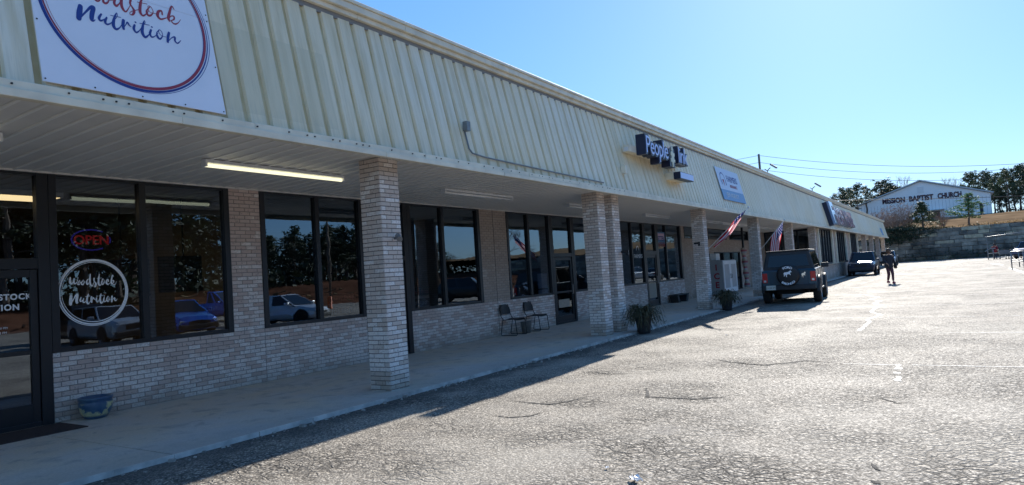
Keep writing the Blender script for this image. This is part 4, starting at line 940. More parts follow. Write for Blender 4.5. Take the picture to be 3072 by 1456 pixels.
def person(loc, rz, label, J, mats, hair_kind, scale=1.0):
    """J: joints in metres, x forward, y left; hip at origin height"""
    root = empty('person', loc, rz, label, 'person'); root.scale = (scale,) * 3
    V = {k: Vector(v) for k, v in J.items()}
    ch = [[(V['hip'], (.13, .10)), (V['waist'], (.115, .09)), (V['chest'], (.145, .10)), (V['neck'], .052), (V['neck'] + (V['head'] - V['neck']) * .35, .05), (V['head'], (.072, .088)), (V['head'] + Vector((0, 0, .07)), .07)]]
    for s in 'lr':
        ch.append([(V['chest'], (.145, .10)), (V['sh' + s], .055), (V['el' + s], .04), (V['wr' + s], .026)])
        ch.append([(V['hip'], (.13, .10)), (V['th' + s], .085), (V['kn' + s], .055), (V['an' + s], .038), (V['an' + s] + Vector((.13, 0, -.05)), .03)])
        d = (V['wr' + s] - V['el' + s]).normalized(); f = Vector((1, 0, 0)); f = (f - d * f.dot(d)).normalized(); sd_ = d.cross(f)
        palm = V['wr' + s] + d * .06; ch.append([(V['wr' + s], .026), (palm, (.030, .016))])
        for k, ln in enumerate((.070, .078, .072, .058)):
            b = palm + f * (.024 - k * .016) + d * .03; ch.append([(palm, (.030, .016)), (b, .010), (b + d * ln * .5 + sd_ * .012, .009), (b + d * ln + sd_ * .030, .007)])
        ch.append([(palm, (.030, .016)), (palm + f * .035 - d * .01, .011), (palm + f * .055 + d * .03, .009)])
    skinned('body', ch, mats[0], root)
    g = MB(); h = V['head']; F_ = h + Vector((.085, 0, -.005))
    for yy in (-.03, .03): g.box(F_.x - .004, F_.x + .004, yy - .011, yy + .011, F_.z + .01, F_.z + .022)
    g.build('eyes', M['black'], root)
    g = MB(); g.box(F_.x - .01, F_.x + .018, -.012, .012, F_.z - .035, F_.z + .005); g.build('nose', mats[0], root, bevel=.006)
    g = MB(); g.box(F_.x - .01, F_.x + .003, -.022, .022, F_.z - .062, F_.z - .052); g.build('mouth', M['rentred'], root)
    # clothes
    top = [[(V['hip'] + Vector((-.02, 0, -.22)), (.24, .20)), (V['hip'] + Vector((0, 0, -.02)), (.22, .18)), (V['waist'], (.205, .165)), (V['chest'], (.215, .155)), (V['neck'] + Vector((0, 0, -.05)), (.085, .08))]]
    for s in 'lr': top.append([(V['chest'], (.215, .155)), (V['sh' + s], .10), (V['el' + s], .08), (V['wr' + s] + (V['el' + s] - V['wr' + s]) * .12, .048)])
    skinned('jacket', top, mats[1], root)
    leg = []
    for s in 'lr': leg.append([(V['hip'] + Vector((0, 0, .03)), .09), (V['th' + s] + Vector((0, 0, -.04)), .10), (V['kn' + s], .075), (V['an' + s] + (V['kn' + s] - V['an' + s]) * .08, .055)])
    skinned('trousers', leg, mats[2], root)
    for s in 'lr':
        a = V['an' + s]; g = MB(); g.lathe([(.0, -.09), (.05, -.088), (.055, -.05), (.045, 0), (.0, .01)], 12, M=Matrix.Translation(a + Vector((.045, 0, 0))) @ Matrix.Scale(2.2, 4, (1, 0, 0))); g.build('shoe', mats[3], root, smooth=True)
    g = MB(); g.lathe([(0, .135), (.06, .122), (.095, .08), (.112, .02), (.110, -.04), (.095, -.11), (.0, -.12)], 16, M=Matrix.Translation(h + Vector((-.038, 0, .02)))); hr = g.build('hair', mats[4], root, smooth=True)
    if hair_kind == 'bun': g = MB(); g.lathe([(0, .06), (.045, .045), (.06, 0), (.045, -.045), (0, -.06)], 12, M=Matrix.Translation(h + Vector((-.12, .05, .03)))); g.build('hair_bun', mats[4], root, smooth=True)
    return root
P = pZ(2672, 851, 0)
JW = dict(hip=(0, 0, .92), waist=(.01, 0, 1.05), chest=(.03, 0, 1.28), neck=(.05, 0, 1.44), head=(.09, 0, 1.58), shl=(.02, .19, 1.38), shr=(.02, -.19, 1.38), ell=(-.10, .27, 1.12), elr=(.06, -.27, 1.12), wrl=(.02, .30, .90), wrr=(.22, -.22, .98),
          thl=(.0, .09, .86), thr=(.0, -.09, .86), knl=(.13, .07, .50), knr=(.05, -.07, .48), anl=(.16, .05, .09), anr=(-.14, -.04, .12))
w1 = person((P.x, P.y, 0), R_(215), 'person in a dark coat over pink trousers walking across the sunlit lot', JW, [M['skin'], mat('dark_coat', (.016, .019, .03), .8, noise=.2), mat('dusty_pink_trousers', (.085, .035, .05), .8), mat('pink_shoes', (.30, .05, .09), .6), mat('brown_hair', (.11, .06, .035), .6)], 'bun', 1.04)
g = MB(); g.lathe([(0, -.14), (.10, -.13), (.13, -.05), (.11, .10), (.06, .13)], 14, M=Matrix.Translation((.0, .33, .88)) @ Matrix.Scale(.5, 4, (0, 1, 0)));
bag = empty('shoulder_bag', w1.location, R_(215), 'dark handbag hanging at the side of the walking person', 'bag'); g.build('bag_body', M['black'], bag, smooth=True)
g = MB(); g.tube([(.09, .31, 1.0), (.06, .22, 1.3), (.0, .16, 1.44), (-.06, .22, 1.3), (-.07, .31, 1.0)], .012, 6); g.build('strap', M['black'], bag)
P = pZ(3002, 776, 0)
J2 = dict(JW); J2.update(knl=(.03, .09, .48), knr=(.03, -.09, .48), anl=(.0, .09, .09), anr=(.0, -.09, .09), wrl=(.34, .15, 1.02), wrr=(.34, -.15, 1.02), ell=(.12, .25, 1.12), elr=(.12, -.25, 1.12))
person((96.5, -4.35, 0), R_(175), 'person in a dark red top and cap standing behind the shopping carts', J2, [M['skin'], mat('dark_red_top', (.20, .01, .02), .8), mat('navy_trousers', (.02, .025, .05), .8), M['black'], mat('dark_cap', (.03, .015, .015), .7)], 'short', 1.05)
# ------------------------------------------------------------------ things on the walkway
def stack_chair(loc, rz, label):
    t = empty('stacking_chair', loc, rz, label, 'chair', 'black chairs on the walkway')   # x = facing direction
    for s in (-1, 1):
        g = MB(); y = s * .24
        g.tube([(.20, y, .44), (.235, y, .40), (.27, y, .04), (.25, y, .012), (-.22, y, .012), (-.24, y, .04), (-.16, y, .42), (.20, y, .44)], .0105, 8); g.build('sled_leg', M['frame'], t, smooth=True)
        g = MB(); g.tube([(-.14, y, .42), (-.21, y, .52), (-.25, y * .96, .70), (-.27, y * .75, .83)], .0105, 8); g.build('back_frame', M['frame'], t, smooth=True)
    g = MB(); rows = []
    for k in range(7):
        x = -.19 + .42 * k / 6; rows.append([(x, y, .455 - .014 * math.cos(y / .25 * 1.4) - (.02 if k == 6 else 0)) for y in (-.24, -.2, -.1, 0, .1, .2, .24)])
    g.grid(rows); g.grid([[(x, y, z - .018) for x, y, z in r] for r in rows][::-1]); g.build('seat', M['black'], t, smooth=True)
    g = MB(); rows = []
    for k in range(8):
        z = .56 + .27 * k / 7; hw = .235 * math.sqrt(max(.02, 1 - max(0, (z - .64) / .215) ** 2.2)); rows.append([(-.235 - .09 * (z - .55) - .05 * (1 - (y / .24) ** 2) + .03, y, z) for y in [hw * j / 4 for j in range(-4, 5)]])
    g.grid(rows); g.grid([[(x - .014, y, z) for x, y, z in r] for r in rows][::-1]); g.build('backrest', M['black'], t, smooth=True)
    return t
M['seatnavy'] = mat('navy_plastic', (.015, .025, .05), .5)
stack_chair((15.33, 9.97, ZS), R_(-90), 'black sled-leg chair on the walkway, the one nearer the camera')
stack_chair((16.55, 9.98, ZS), R_(-90), 'black sled-leg chair on the walkway, the one nearer the shop door')
t = empty('waste_bin', (15.95, 9.95, ZS), 0, 'small grey bucket between the two black chairs', 'bucket')
g = MB(); g.lathe([(0, 0), (.12, 0), (.15, .30), (.16, .31), (.145, .31), (.115, .02), (0, .02)], 20); g.build('bucket', M['galv'], t, smooth=True)
# blue glazed flower pot
def pot_mat():
    m = mat('blue_glaze', (.05, .12, .28), .3); t = NT(m); tc = t.n('TexCoord').outputs['Object']; sx = t.n('SeparateXYZ'); t.l(tc, sx.inputs[0])
    v = t.n('TexVoronoi'); v.inputs['Scale'].default_value = 7.5; t.l(tc, v.inputs['Vector'])
    f = t.math('ADD', v.outputs['Distance'], t.rng(t.noise(tc, 22, 3), .3, .7, -.14, .14)); band = t.math('MULTIPLY', t.rng(sx.outputs[2], .03, .06, 0, 1), t.rng(sx.outputs[2], .20, .23, 1, 0))
    col = t.mix(t.math('MULTIPLY', t.rng(f, .42, .52, 1, 0), band), (.045, .10, .19), (.55, .52, .28)); t.l(t.mix(t.rng(t.noise(tc, 9, 4), .45, .65, 0, .5), col, (.12, .20, .25)), t.b.inputs['Base Color']); return m
t = empty('glazed_flower_pot', (4.775, 10.02, ZS), 0, 'blue glazed empty flower pot with yellow flowers by the brick wall', 'flower pot')
g = MB(); g.lathe([(0, 0), (.11, 0), (.135, .015), (.18, .08), (.205, .16), (.207, .22), (.198, .25), (.213, .262), (.213, .29), (.198, .295), (.18, .28), (.16, .1), (0, .08)], 40); g.build('pot', pot_mat(), t, smooth=True)
# door mat
t = empty('door_mat', (3.2, 9.79, ZS), 0, 'dark brown door mat in front of the glass door', 'mat')
g = MB(); g.box(-1.4, 1.19, -.375, .375, 0, .012); g.build('mat', mat('brown_mat', (.045, .030, .028), .95, noise=.3, nscale=40), t)
# potted ferns
M['deadleaf'] = leaf_mat('dry_fronds', (.10, .085, .045), (.04, .05, .025), .15)
def fern(loc, r, h, n, label, pot=True, seed=1):
    rr = random.Random(seed); t = empty('potted_fern', loc, 0, label, 'potted plant', 'potted plants along the walkway')
    z0 = 0
    if pot:
        g = MB(); z0 = .42; g.lathe([(0, 0), (.14, 0), (.16, .05), (.20, .38), (.23, .40), (.23, .44), (.19, .44), (.18, .36), (0, .36)], 24); g.build('pot', M['plastic'], t, smooth=True)
    g = MB()
    for k in range(n):
        a = rr.uniform(0, 6.283); L = r * rr.uniform(.6, 1.25); up = h * rr.uniform(.25, 1.0); pts = []
        for j in range(7):
            f = j / 6; pts.append(Vector((math.cos(a) * L * f, math.sin(a) * L * f, z0 - .02 + up * math.sin(min(f * 1.9, 2.6)) - .75 * h * f * f * rr.uniform(.6, 1.4))))
        w_ = rr.uniform(.010, .022); sd_ = Vector((-math.sin(a), math.cos(a), 0))
        for j in range(6):
            ww = w_ * (1.2 - j / 6)
            p, q = pts[j], pts[j + 1]; g.face([p - sd_ * ww * .3, p + sd_ * ww * .3, q + sd_ * ww * .3, q - sd_ * ww * .3])
            for s in (-1, 1):
                tip = p.lerp(q, .8) + sd_ * s * ww * 3.4 + Vector((0, 0, -.01)); g.face([p, p.lerp(q, .5), tip])
    g.build('fronds', M['deadleaf'], t); return t
fern((15.95, 6.52, 0), .50, .50, 260, 'droopy brown fern in a black pot beside the paired brick columns', seed=3)
fern((23.35, 6.5, 0), .48, .46, 230, 'dark leafy fern in a pot by the ICE freezer, under the first flag', seed=5)
fern((24.1, 7.55, ZS), .30, .25, 60, 'small low dry plant on the walkway behind the third brick column', False, seed=9)
t = empty('metal_bench_box', (28.7, 10.0, ZS), 0, 'small dark metal trough against the wall under the shop window', 'trough')
g = MB(); g.box(-.75, .75, -.2, .2, .30, .34); g.extrude([(-.6, -.18, 0), (-.35, -.18, 0), (-.55, -.18, .3), (-.75, -.18, .3)], (0, .36, 0)); g.extrude([(.35, -.18, 0), (.6, -.18, 0), (.75, -.18, .3), (.5, -.18, .3)], (0, .36, 0)); g.build('trough', M['plastic'], t, bevel=.01)
# ice freezer
t = empty('ice_freezer', (34.1, 9.55, ZS), 0, 'pale ice freezer with ICE in red letters and twin white doors', 'ice freezer')
M['icegrey'] = mat('freezer_side', (.34, .36, .38), .4, noise=.08, nscale=4)
g = MB(); g.box(-1.2, 1.2, -.32, .36, .06, 1.70); g.build('cabinet', M['icegrey'], t, bevel=.015)
for k in range(2):
    x0 = -1.18 + k * 1.19; g = MB(); g.box(x0, x0 + .16, -.37, -.325, .12, 1.66); g.box(x0 + 1.0, x0 + 1.16, -.37, -.325, .12, 1.66); g.box(x0 + .16, x0 + 1.0, -.37, -.325, 1.48, 1.66); g.box(x0 + .16, x0 + 1.0, -.37, -.325, .12, .34)
    d = g.build('door', M['white'], t, bevel=.01); g = MB(); g.box(x0 + .16, x0 + 1.0, -.35, -.33, .34, 1.48); g.build('door_panel', M['icegrey'], d)
    g = MB(); hx = x0 + (1.06 if k == 0 else .08); g.tube([(hx, -.37, .8), (hx, -.41, .82), (hx, -.41, .98), (hx, -.37, 1.0)], .012); g.build('handle', M['black'], d)
for k, ch in enumerate('ICE'):
    g = MB(); text_mesh(g, ch, .40, frame((-1.203, -.02, 1.22 - k * .42), (0, -1, 0), (0, 0, 1), (-1, 0, 0)), extrude=.002, align='CENTER', bold=.012); g.build('ice_letter', mat('ice_red', (.30, .012, .02), .5) if k == 0 else bpy.data.materials['ice_red'], t)
t = empty('window_air_unit', (33.9, 10.05, 2.0), 0, 'white box unit with grille on the ledge above the ice freezer', 'air unit')
g = MB(); g.box(-.1, .55, -.3, .15, -.24, .1); g.build('housing', M['white'], t, bevel=.01)
g = MB(); g.box(-1.0, -.12, -.28, .15, -.24, .1); g.build('grille', M['galv'], t, bevel=.01)
t = empty('hanging_windsock', (37.4, 9.3, 2.35), 0, 'long faded patchwork cloth hanging beside the ice freezer', 'cloth')
g = MB(); rows = []
for k in range(22):
    z = -k * .1; rows.append([(.16 * math.sin(k * .9) * .3 + .012 * k + .13 * math.cos(a), .13 * math.sin(a) * (1 + .3 * math.sin(k)), z) for a in [j * math.pi / 4 for j in range(8)]])
g.grid(rows, close=True); g.m = [(k // 8) % 3 for k in range(len(g.f))]; g.build('cloth', [M['paper'], M['rentred'], M['icegrey']], t, smooth=True)
g = MB(); g.box(-.05, .05, -.05, .05, 0, 1.1); g.build('hanger', M['frame'], t)
# flags
def flag(base, tip, fly, hoist, label, pleat, seed):
    base, tip, fly, hoist = map(Vector, (base, tip, fly, hoist)); rr = random.Random(seed)
    t = empty('national_flag', base, 0, label, 'flag', 'flags angled from the brick columns')
    g = MB(); g.tube([(0, 0, 0), tip - base], .014, 8); g.build('pole', M['white'], t, smooth=True)
    g = MB(); g.lathe([(0, -.03), (.03, -.02), (.035, .02), (.02, .05), (0, .06)], 10, M=Matrix.Translation(tip - base)); g.build('finial', M['white'], t, smooth=True)
    NU, NV = 30, 26; g = MB(); rows = []; o = tip - base + (base - tip).normalized() * .10
    nrm = fly.cross(hoist).normalized()
    for i in range(NU + 1):
        f = i / NU; row = []
        for j in range(NV + 1):
            v = j / NV; p = o + fly * f + hoist * v * (1 - .12 * f) + nrm * (pleat * math.sin(v * 9.5 + 2.2 * f + seed) * (.25 + .9 * f) + .05 * math.sin(f * 6 + v * 2)) + Vector((0, 0, -.10 * f * math.sin(v * 3)))
            row.append(p)
        rows.append(row)
    g.grid(rows); mi = []
    for i in range(NU):
        for j in range(NV):
            st = j // 2; can = (i < NU * .40 and j < NV * 7 / 13)
            if can: mi.append(3 if ((i % 3 == 1) and (j % 3 == 1)) else 2)
            else: mi.append(0 if st % 2 == 0 else 1)
    g.m = mi; g.build('cloth', [M['flagred'], M['flagwhite'], M['flagblue'], M['flagwhite']], t, smooth=True)
def cloth_mat(name, c):
    m = mat(name, c, .85); t = NT(m); tl = t.n('BsdfTranslucent'); tl.inputs[0].default_value = (*c, 1); ms = t.n('MixShader'); ms.inputs[0].default_value = .45
    t.l(t.b.outputs[0], ms.inputs[1]); t.l(tl.outputs[0], ms.inputs[2]); t.l(ms.outputs[0], t.t.nodes['Material Output'].inputs[0]); return m
M['flagred'] = cloth_mat('flag_red', (.50, .02, .03)); M['flagwhite'] = cloth_mat('flag_white', (.66, .66, .70)); M['flagblue'] = cloth_mat('flag_blue', (.012, .02, .11))
b1, t1 = Vector((23.45, 7.0, 2.13)), Vector((23.5, 5.56, 3.40)); ax1 = (b1 - t1).normalized()
flag(b1, t1, ax1 * 1.30 + Vector((-.05, 0, -.02)), Vector((-.14, .16, -.34)), 'faded national flag wrapped along its pole on the third brick column', .05, 1)
b2, t2 = Vector((31.4, 7.0, 2.15)), Vector((31.4, 5.96, 3.30)); ax2 = (b2 - t2).normalized()
flag(b2, t2, Vector((-.05, .22, -1.22)), ax2 * .80, 'national flag hanging from its pole above the dark off-road vehicle', .06, 2)
# flood lights on the roof edge
def flood(u, v, label, k):
    P = pY(u, v, 7.12); t = empty('flood_light', (P.x, 7.12, 5.74), 0, label, 'flood light', 'flood lights on the roof edge')
    g = MB(); g.tube([(0, 0, -.04), (0, 0, .30 * k), (0, -.10 * k, .42 * k), (0, -.24 * k, .52 * k)], .035 * k, 8); g.tube([(0, 0, .30 * k), (0, .12, .46 * k)], .02); g.build('arm', M['plastic'], t, smooth=True)
    Mx = Matrix.Translation((0, -.46 * k, .62 * k)) @ Matrix.Rotation(R_(38), 4, 'X'); g = MB(); g.box(-.22 * k, .22 * k, -.30 * k, .26 * k, -.06 * k, .07 * k, 0, Mx); g.build('lamp_head', M['galv'], t, bevel=.02)
    g = MB(); g.box(-.18 * k, .18 * k, -.26 * k, .22 * k, -.075 * k, -.062 * k, 0, Mx); g.build('lens', M['lampglass'], t)
flood(2303, 520, 'nearer flood light on the roof edge just right of the power pole', .62)
flood(2437, 574, 'farther flood light on the roof edge above the grocery sign', .75)
P = pY(2430, 570, 7.6); t = empty('roof_vent', (P.x, 7.7, 5.6), 0, 'low dark vent hood on the roof beside the farther flood light', 'vent'); g = MB(); g.lathe([(.25, 0), (.25, .25), (.45, .27), (.38, .40), (0, .48)], 16); g.build('hood', M['plastic'], t, smooth=True)
# litter
rl = random.Random(4)
for k, (u, v, s, lb) in enumerate(((1905, 1446, .06, 'crumpled white paper cup at the bottom edge of the picture'), (1822, 1408, .018, 'small white scrap near the crumpled cup'), (1105, 1208, .04, 'white scrap in the shaded gutter beside the near brick column'), (2180, 1008, .03, 'tiny pinkish scrap on the lot in front of the off-road vehicle'))):
    P = pZ(u, v, 0); t = empty('litter', (P.x, P.y, 0), rl.uniform(0, 3), lb, 'litter'); g = MB(); rows = []
    for i in range(6):
        rows.append([((i / 5 - .5) * s * 2 + rl.uniform(-.2, .2) * s, (j / 5 - .5) * s * 1.3 + rl.uniform(-.2, .2) * s, .012 + rl.uniform(0, .5) * s) for j in range(6)])
    g.grid(rows); g.build('scrap', M['white'], t)
g = MB()
for k in range(260):
    x = rl.uniform(2.2, 24); y = 6.66 - abs(rl.gauss(0, .09)); s = rl.uniform(.006, .022) * (1.8 if rl.random() < .08 else 1); a = rl.uniform(0, 3)
    Mx = Matrix.Translation((x, y, s * .4)) @ Matrix.Rotation(a, 4, 'Z'); g.box(-s, s, -s * .7, s * .7, -s * .4, s * .5, 0, Mx)
tag(g.build('kerb_debris', mat('pale_grit', (.34, .32, .29), .9, noise=.5, nscale=9)), kind='stuff')

# ------------------------------------------------------------------ cart corral and carts
t = empty('cart_corral', (60, -3.6, 0), 0, 'galvanised shopping cart corral frame at the right edge of the lot', 'cart corral')
A_, B_ = pZ(3043.7, 806.7, 0), pZ(3068, 811.6, 0)
def post(x, y, h, nm='post', r=.035): g = MB(); g.tube([(x - 60, y + 3.6, 0), (x - 60, y + 3.6, h)], r, 8); g.build(nm, M['galv'], t, smooth=True)
post(52.6, -3.15, 1.12); post(52.3, -3.75, 1.12); post(58, -3.9, 1.1); post(52, -6.5, 1.12)
for z in (1.12, .62, .5):
    g = MB(); g.tube([(52.6 - 60, .45, z), (52.3 - 60, -.15, z)] + ([(52.0 - 60, -2.9, z)]), .03, 8); g.build('rail', M['galv'], t, smooth=True)
g = MB(); g.tube([(52.3 - 60, -.15, 1.12), (58 - 60, -.3, 1.1), (66 - 60, -.6, 1.1)], .03, 8); g.build('rail', M['galv'], t, smooth=True)
t = empty('cart_corral', (92, -3.8, 0), 0, 'far cart corral frame with a sloping rail near the stone wall', 'cart corral')
def fp(x, y, z): return (x - 92, y + 3.8, z)
for x, y, h in ((94, -3.55, 1.25), (94, -4.05, 1.25), (98, -6.5, 1.25)):
    g = MB(); g.tube([fp(x, y, 0), fp(x, y, h)], .045, 8); g.build('post', M['galv'], t, smooth=True)
Q1, Q2 = pX(2956, 712, 94), pX(3080, 695, 94); g = MB(); g.tube([fp(*Q1), fp(*Q2)], .05, 8); g.build('rail', M['galv'], t, smooth=True)
g = MB(); g.tube([fp(Q1.x, Q1.y - .1, 0), fp(Q1.x, Q1.y - .1, Q1.z)], .04, 8); g.tube([fp(Q2.x, Q2.y + .1, 0), fp(Q2.x, Q2.y + .1, Q2.z)], .04, 8); g.build('post', M['galv'], t)
g = MB(); g.tube([fp(94, -3.3, .95), fp(94, -3.8, 1.25), fp(94, -4.3, 1.25)], .05, 8); g.tube([fp(94, -3.55, .7), fp(94, -6, .7)], .04); g.build('rail', M['galv'], t)
def cart(x, y, k):
    t = empty('shopping_cart', (x, y, 0), R_(90), ('first shopping cart of the nested row before the red topped person', 'middle shopping cart of the nested row before the red topped person', 'shopping cart at the tail of the nested row before the red topped person')[k], 'shopping cart', 'nested shopping carts')
    g = MB(); g.grid([[(-.45, -.22, .55), (.45, -.28, .55), (.45, .28, .55), (-.45, .22, .55)], [(-.5, -.26, .95), (.5, -.32, 1.02), (.5, .32, 1.02), (-.5, .26, .95)]], close=True); g.face([(-.45, -.22, .55), (.45, -.28, .55), (.45, .28, .55), (-.45, .22, .55)]); g.build('basket', M['galv'], t)
    g = MB(); g.tube([(.5, -.3, 1.04), (.5, .3, 1.04)], .025); g.build('handle', M['signred'], t)
    for s in (-1, 1): g = MB(); g.tube([(.45, s * .25, .55), (-.40, s * .24, .30), (.40, s * .26, .18), (.45, s * .25, .55)], .02); g.build('leg_frame', M['galv'], t)
    for a in ((-.4, .22), (-.4, -.22), (.4, .25), (.4, -.25)): g = MB(); g.lathe([(0, -.02), (.07, -.02), (.07, .02), (0, .02)], 12, M=Matrix.Translation((a[0], a[1], .07)) @ Matrix.Rotation(R_(90), 4, 'X')); g.build('wheel', M['rubber'], t)
for k in range(3): cart(93.5, -5.0 - k * .55, k)

# ------------------------------------------------------------------ stone block retaining wall, hill, church
XW = 119.0
def zhill(x, y):
    b = 4.55 + .02 * max(-y, 0); f = min(max((x - XW) / 42, 0), 1); z = b + (7.75 - b) * (f * f * (3 - 2 * f)) ** .8
    if y > 8: z += min((y - 8) * .05, 2.5) * min(1, max(0, (x - XW) / 20))
    if x > 170: z += (x - 170) * .012
    if y < -14: z += 0
    return z
mb = MB(); rows = []
for i in range(60):
    x = XW + .6 + (i / 59) ** 1.7 * 420; rows.append([(x, y, zhill(x, y) + .12 * math.sin(x * .7 + y * .9) * .6) for y in [-220 + 7 * j for j in range(60)]])
mb.grid(rows)
M['hill'] = mat('brown_winter_grass', (.20, .135, .08), .95, spec=.0, noise=.35, nscale=.35, bump=.4, bscale=3)
tag(mb.build('hillside', M['hill'], smooth=True), kind='structure')
def stone_mat():
    m = mat('wall_stone', (.2, .2, .19), .9); t = NT(m); tc = t.n('TexCoord').outputs['Object']; g = t.n('NewGeometry'); ri = g.outputs['Random Per Island']
    n = t.noise(tc, 1.3, 6, .65); n2 = t.noise(tc, .35, 4); sx = t.n('SeparateXYZ'); t.l(tc, sx.inputs[0])
    c = t.mix(ri, (.13, .125, .11), (.38, .345, .28)); r2 = t.math('FRACT', t.math('MULTIPLY', ri, 53.3)); c = t.mix(t.rng(r2, .86, .9, 0, .8), c, (.58, .50, .34))
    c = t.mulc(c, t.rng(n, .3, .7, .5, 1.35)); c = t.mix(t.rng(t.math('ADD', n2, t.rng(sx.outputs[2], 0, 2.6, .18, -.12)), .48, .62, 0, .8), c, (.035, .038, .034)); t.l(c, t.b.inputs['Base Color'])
    bp = t.n('Bump'); bp.inputs['Strength'].default_value = .8; bp.inputs['Distance'].default_value = .06; t.l(n, bp.inputs['Height']); t.l(bp.outputs[0], t.b.inputs['Normal']); return m
t = empty('stone_retaining_wall', (XW, 0, 0), 0, 'long retaining wall of big rough stone blocks at the end of the lot', 'wall')
mb = MB(); rs_ = random.Random(11); z = 0; row = 0
while z < 4.9:
    h = rs_.uniform(.52, .66); y = -60 + rs_.uniform(0, 2)
    while y < 34:
        L = rs_.uniform(.9, 2.9); o = rs_.uniform(-.09, .09) + row * .03; dz = rs_.uniform(-.02, .02); c_ = .04; top = 4.45 + .02 * max(-y, 0)
        if z + h * .6 < top + .15:
            a, b, z0_, z1_ = y + .02, y + L - .02, z + .015 + dz, z + h - .015 + dz
            mb.grid([[(o + .6, a, z0_), (o + .6, b, z0_), (o + .6, b, z1_), (o + .6, a, z1_)], [(o + c_, a, z0_), (o + c_, b, z0_), (o + c_, b, z1_), (o + c_, a, z1_)], [(o, a + c_, z0_ + c_), (o, b - c_, z0_ + c_), (o, b - c_, z1_ - c_), (o, a + c_, z1_ - c_)]], close=True)
            mb.face([(o, a + c_, z0_ + c_), (o, b - c_, z0_ + c_), (o, b - c_, z1_ - c_), (o, a + c_, z1_ - c_)])
        y += L
    z += h; row += 1
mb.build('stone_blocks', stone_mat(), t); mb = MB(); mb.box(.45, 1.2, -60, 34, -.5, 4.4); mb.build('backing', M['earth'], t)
# church
t = empty('church_building', (160, 4, 7.6), 0, 'pale metal gabled hall on the hill lettered MISSION BAPTIST CHURCH', 'church')
M['siding'] = mat('pale_metal_siding', (.86, .86, .86), .5, noise=.04, nscale=.3); M['churchroof'] = mat('church_roof', (.45, .48, .5), .5); M['maroon'] = mat('dark_letters', (.05, .012, .03), .6)
G = [(15.6, 7.2), (-7.4, 7.2), (-7.4, 11.75), (4.0, 15.4), (15.6, 11.6)]
g = MB(); g.extrude([(160, y, z_) for y, z_ in G], (48, 0, 0)); child(g, 'wall', M['siding'], t)
g = MB()
for (y0, z0_, y1, z1_) in ((-7.9, 11.62, 4.0, 15.42), (4.0, 15.42, 16.1, 11.45)):
    g.extrude([(159.5, y0, z0_ + .05), (159.5, y1, z1_ + .05), (159.5, y1, z1_ + .30), (159.5, y0, z0_ + .30)], (49, 0, 0))
child(g, 'roof', M['churchroof'], t)
g = MB(); k = -7.3
while k < 15.5: g.box(159.985, 159.999, k, k + .05, 7.3, 11.3); k += .6
child(g, 'siding_ribs', M['churchroof'], t)
for wd_, u0, v0, u1, v1 in (('MISSION', 2647, 611, 2715, 605), ('BAPTIST', 2727, 601, 2800, 595), ('CHURCH', 2813, 592, 2885, 585.5)):
    q0, q1 = pX(u0, v0, 160), pX(u1, v1, 160)
    g = MB(); text_mesh(g, wd_, 1.42, frame((159.93, q0.y, 11.62), (0, -1, 0), (0, 0, 1), (-1, 0, 0)), extrude=.04, bold=.06)
    ys_ = [v[1] for v in g.v]; sc_ = (q0.y - q1.y) / (max(ys_) - min(ys_)); g.v = [(x, q0.y - (q0.y - y) * sc_, z_) for x, y, z_ in g.v]; child(g, 'lettering', M['maroon'], t)
g = MB(); a, b = pX(2751, 562, 160), pX(2771, 578, 160); g.box(159.9, 159.98, b.y, a.y, b.z, a.z); child(g, 'gable_vent', M['white'], t)
g = MB(); a, b = pX(2780, 637, 160), pX(2822, 657, 160); g.box(159.9, 159.99, b.y, a.y, b.z - .3, a.z); child(g, 'entrance', M['black'], t)
g = MB(); a, b = pX(2773, 623, 160), pX(2833, 627, 160); g.box(158.6, 160, b.y, a.y, 9.3, 9.45); child(g, 'awning', M['churchroof'], t)
g = MB(); a = pX(2945, 632, 160); g.box(159.93, 159.99, a.y - .25, a.y + .25, 7.5, 9.9); child(g, 'downpipe', M['black'], t)

# ------------------------------------------------------------------ vegetation
M['pine'] = leaf_mat('pine_needles', (.035, .055, .025), (.085, .11, .045), .15); M['pinedark'] = leaf_mat('dark_foliage', (.022, .035, .018), (.05, .07, .03), .1)
M['brownleaf'] = leaf_mat('russet_leaves', (.16, .075, .035), (.10, .06, .035), .3); M['younggreen'] = leaf_mat('young_pine_green', (.05, .12, .04), (.10, .19, .06), .3)
def tuft(mb, p, s, rr, n=7):
    for _ in range(n):
        d = Vector((rr.gauss(0, 1), rr.gauss(0, 1), rr.gauss(0, .8))).normalized(); q = p + d * s * rr.uniform(.1, .9)
        a = Vector((rr.gauss(0, 1), rr.gauss(0, 1), rr.gauss(0, 1))).normalized() * s * rr.uniform(.22, .5); b = d.cross(a)
        b = (b.normalized() if b.length > 1e-4 else Vector((1, 0, 0))) * s * rr.uniform(.10, .26); mb.face([q - a, q - b, q + a, q + b])
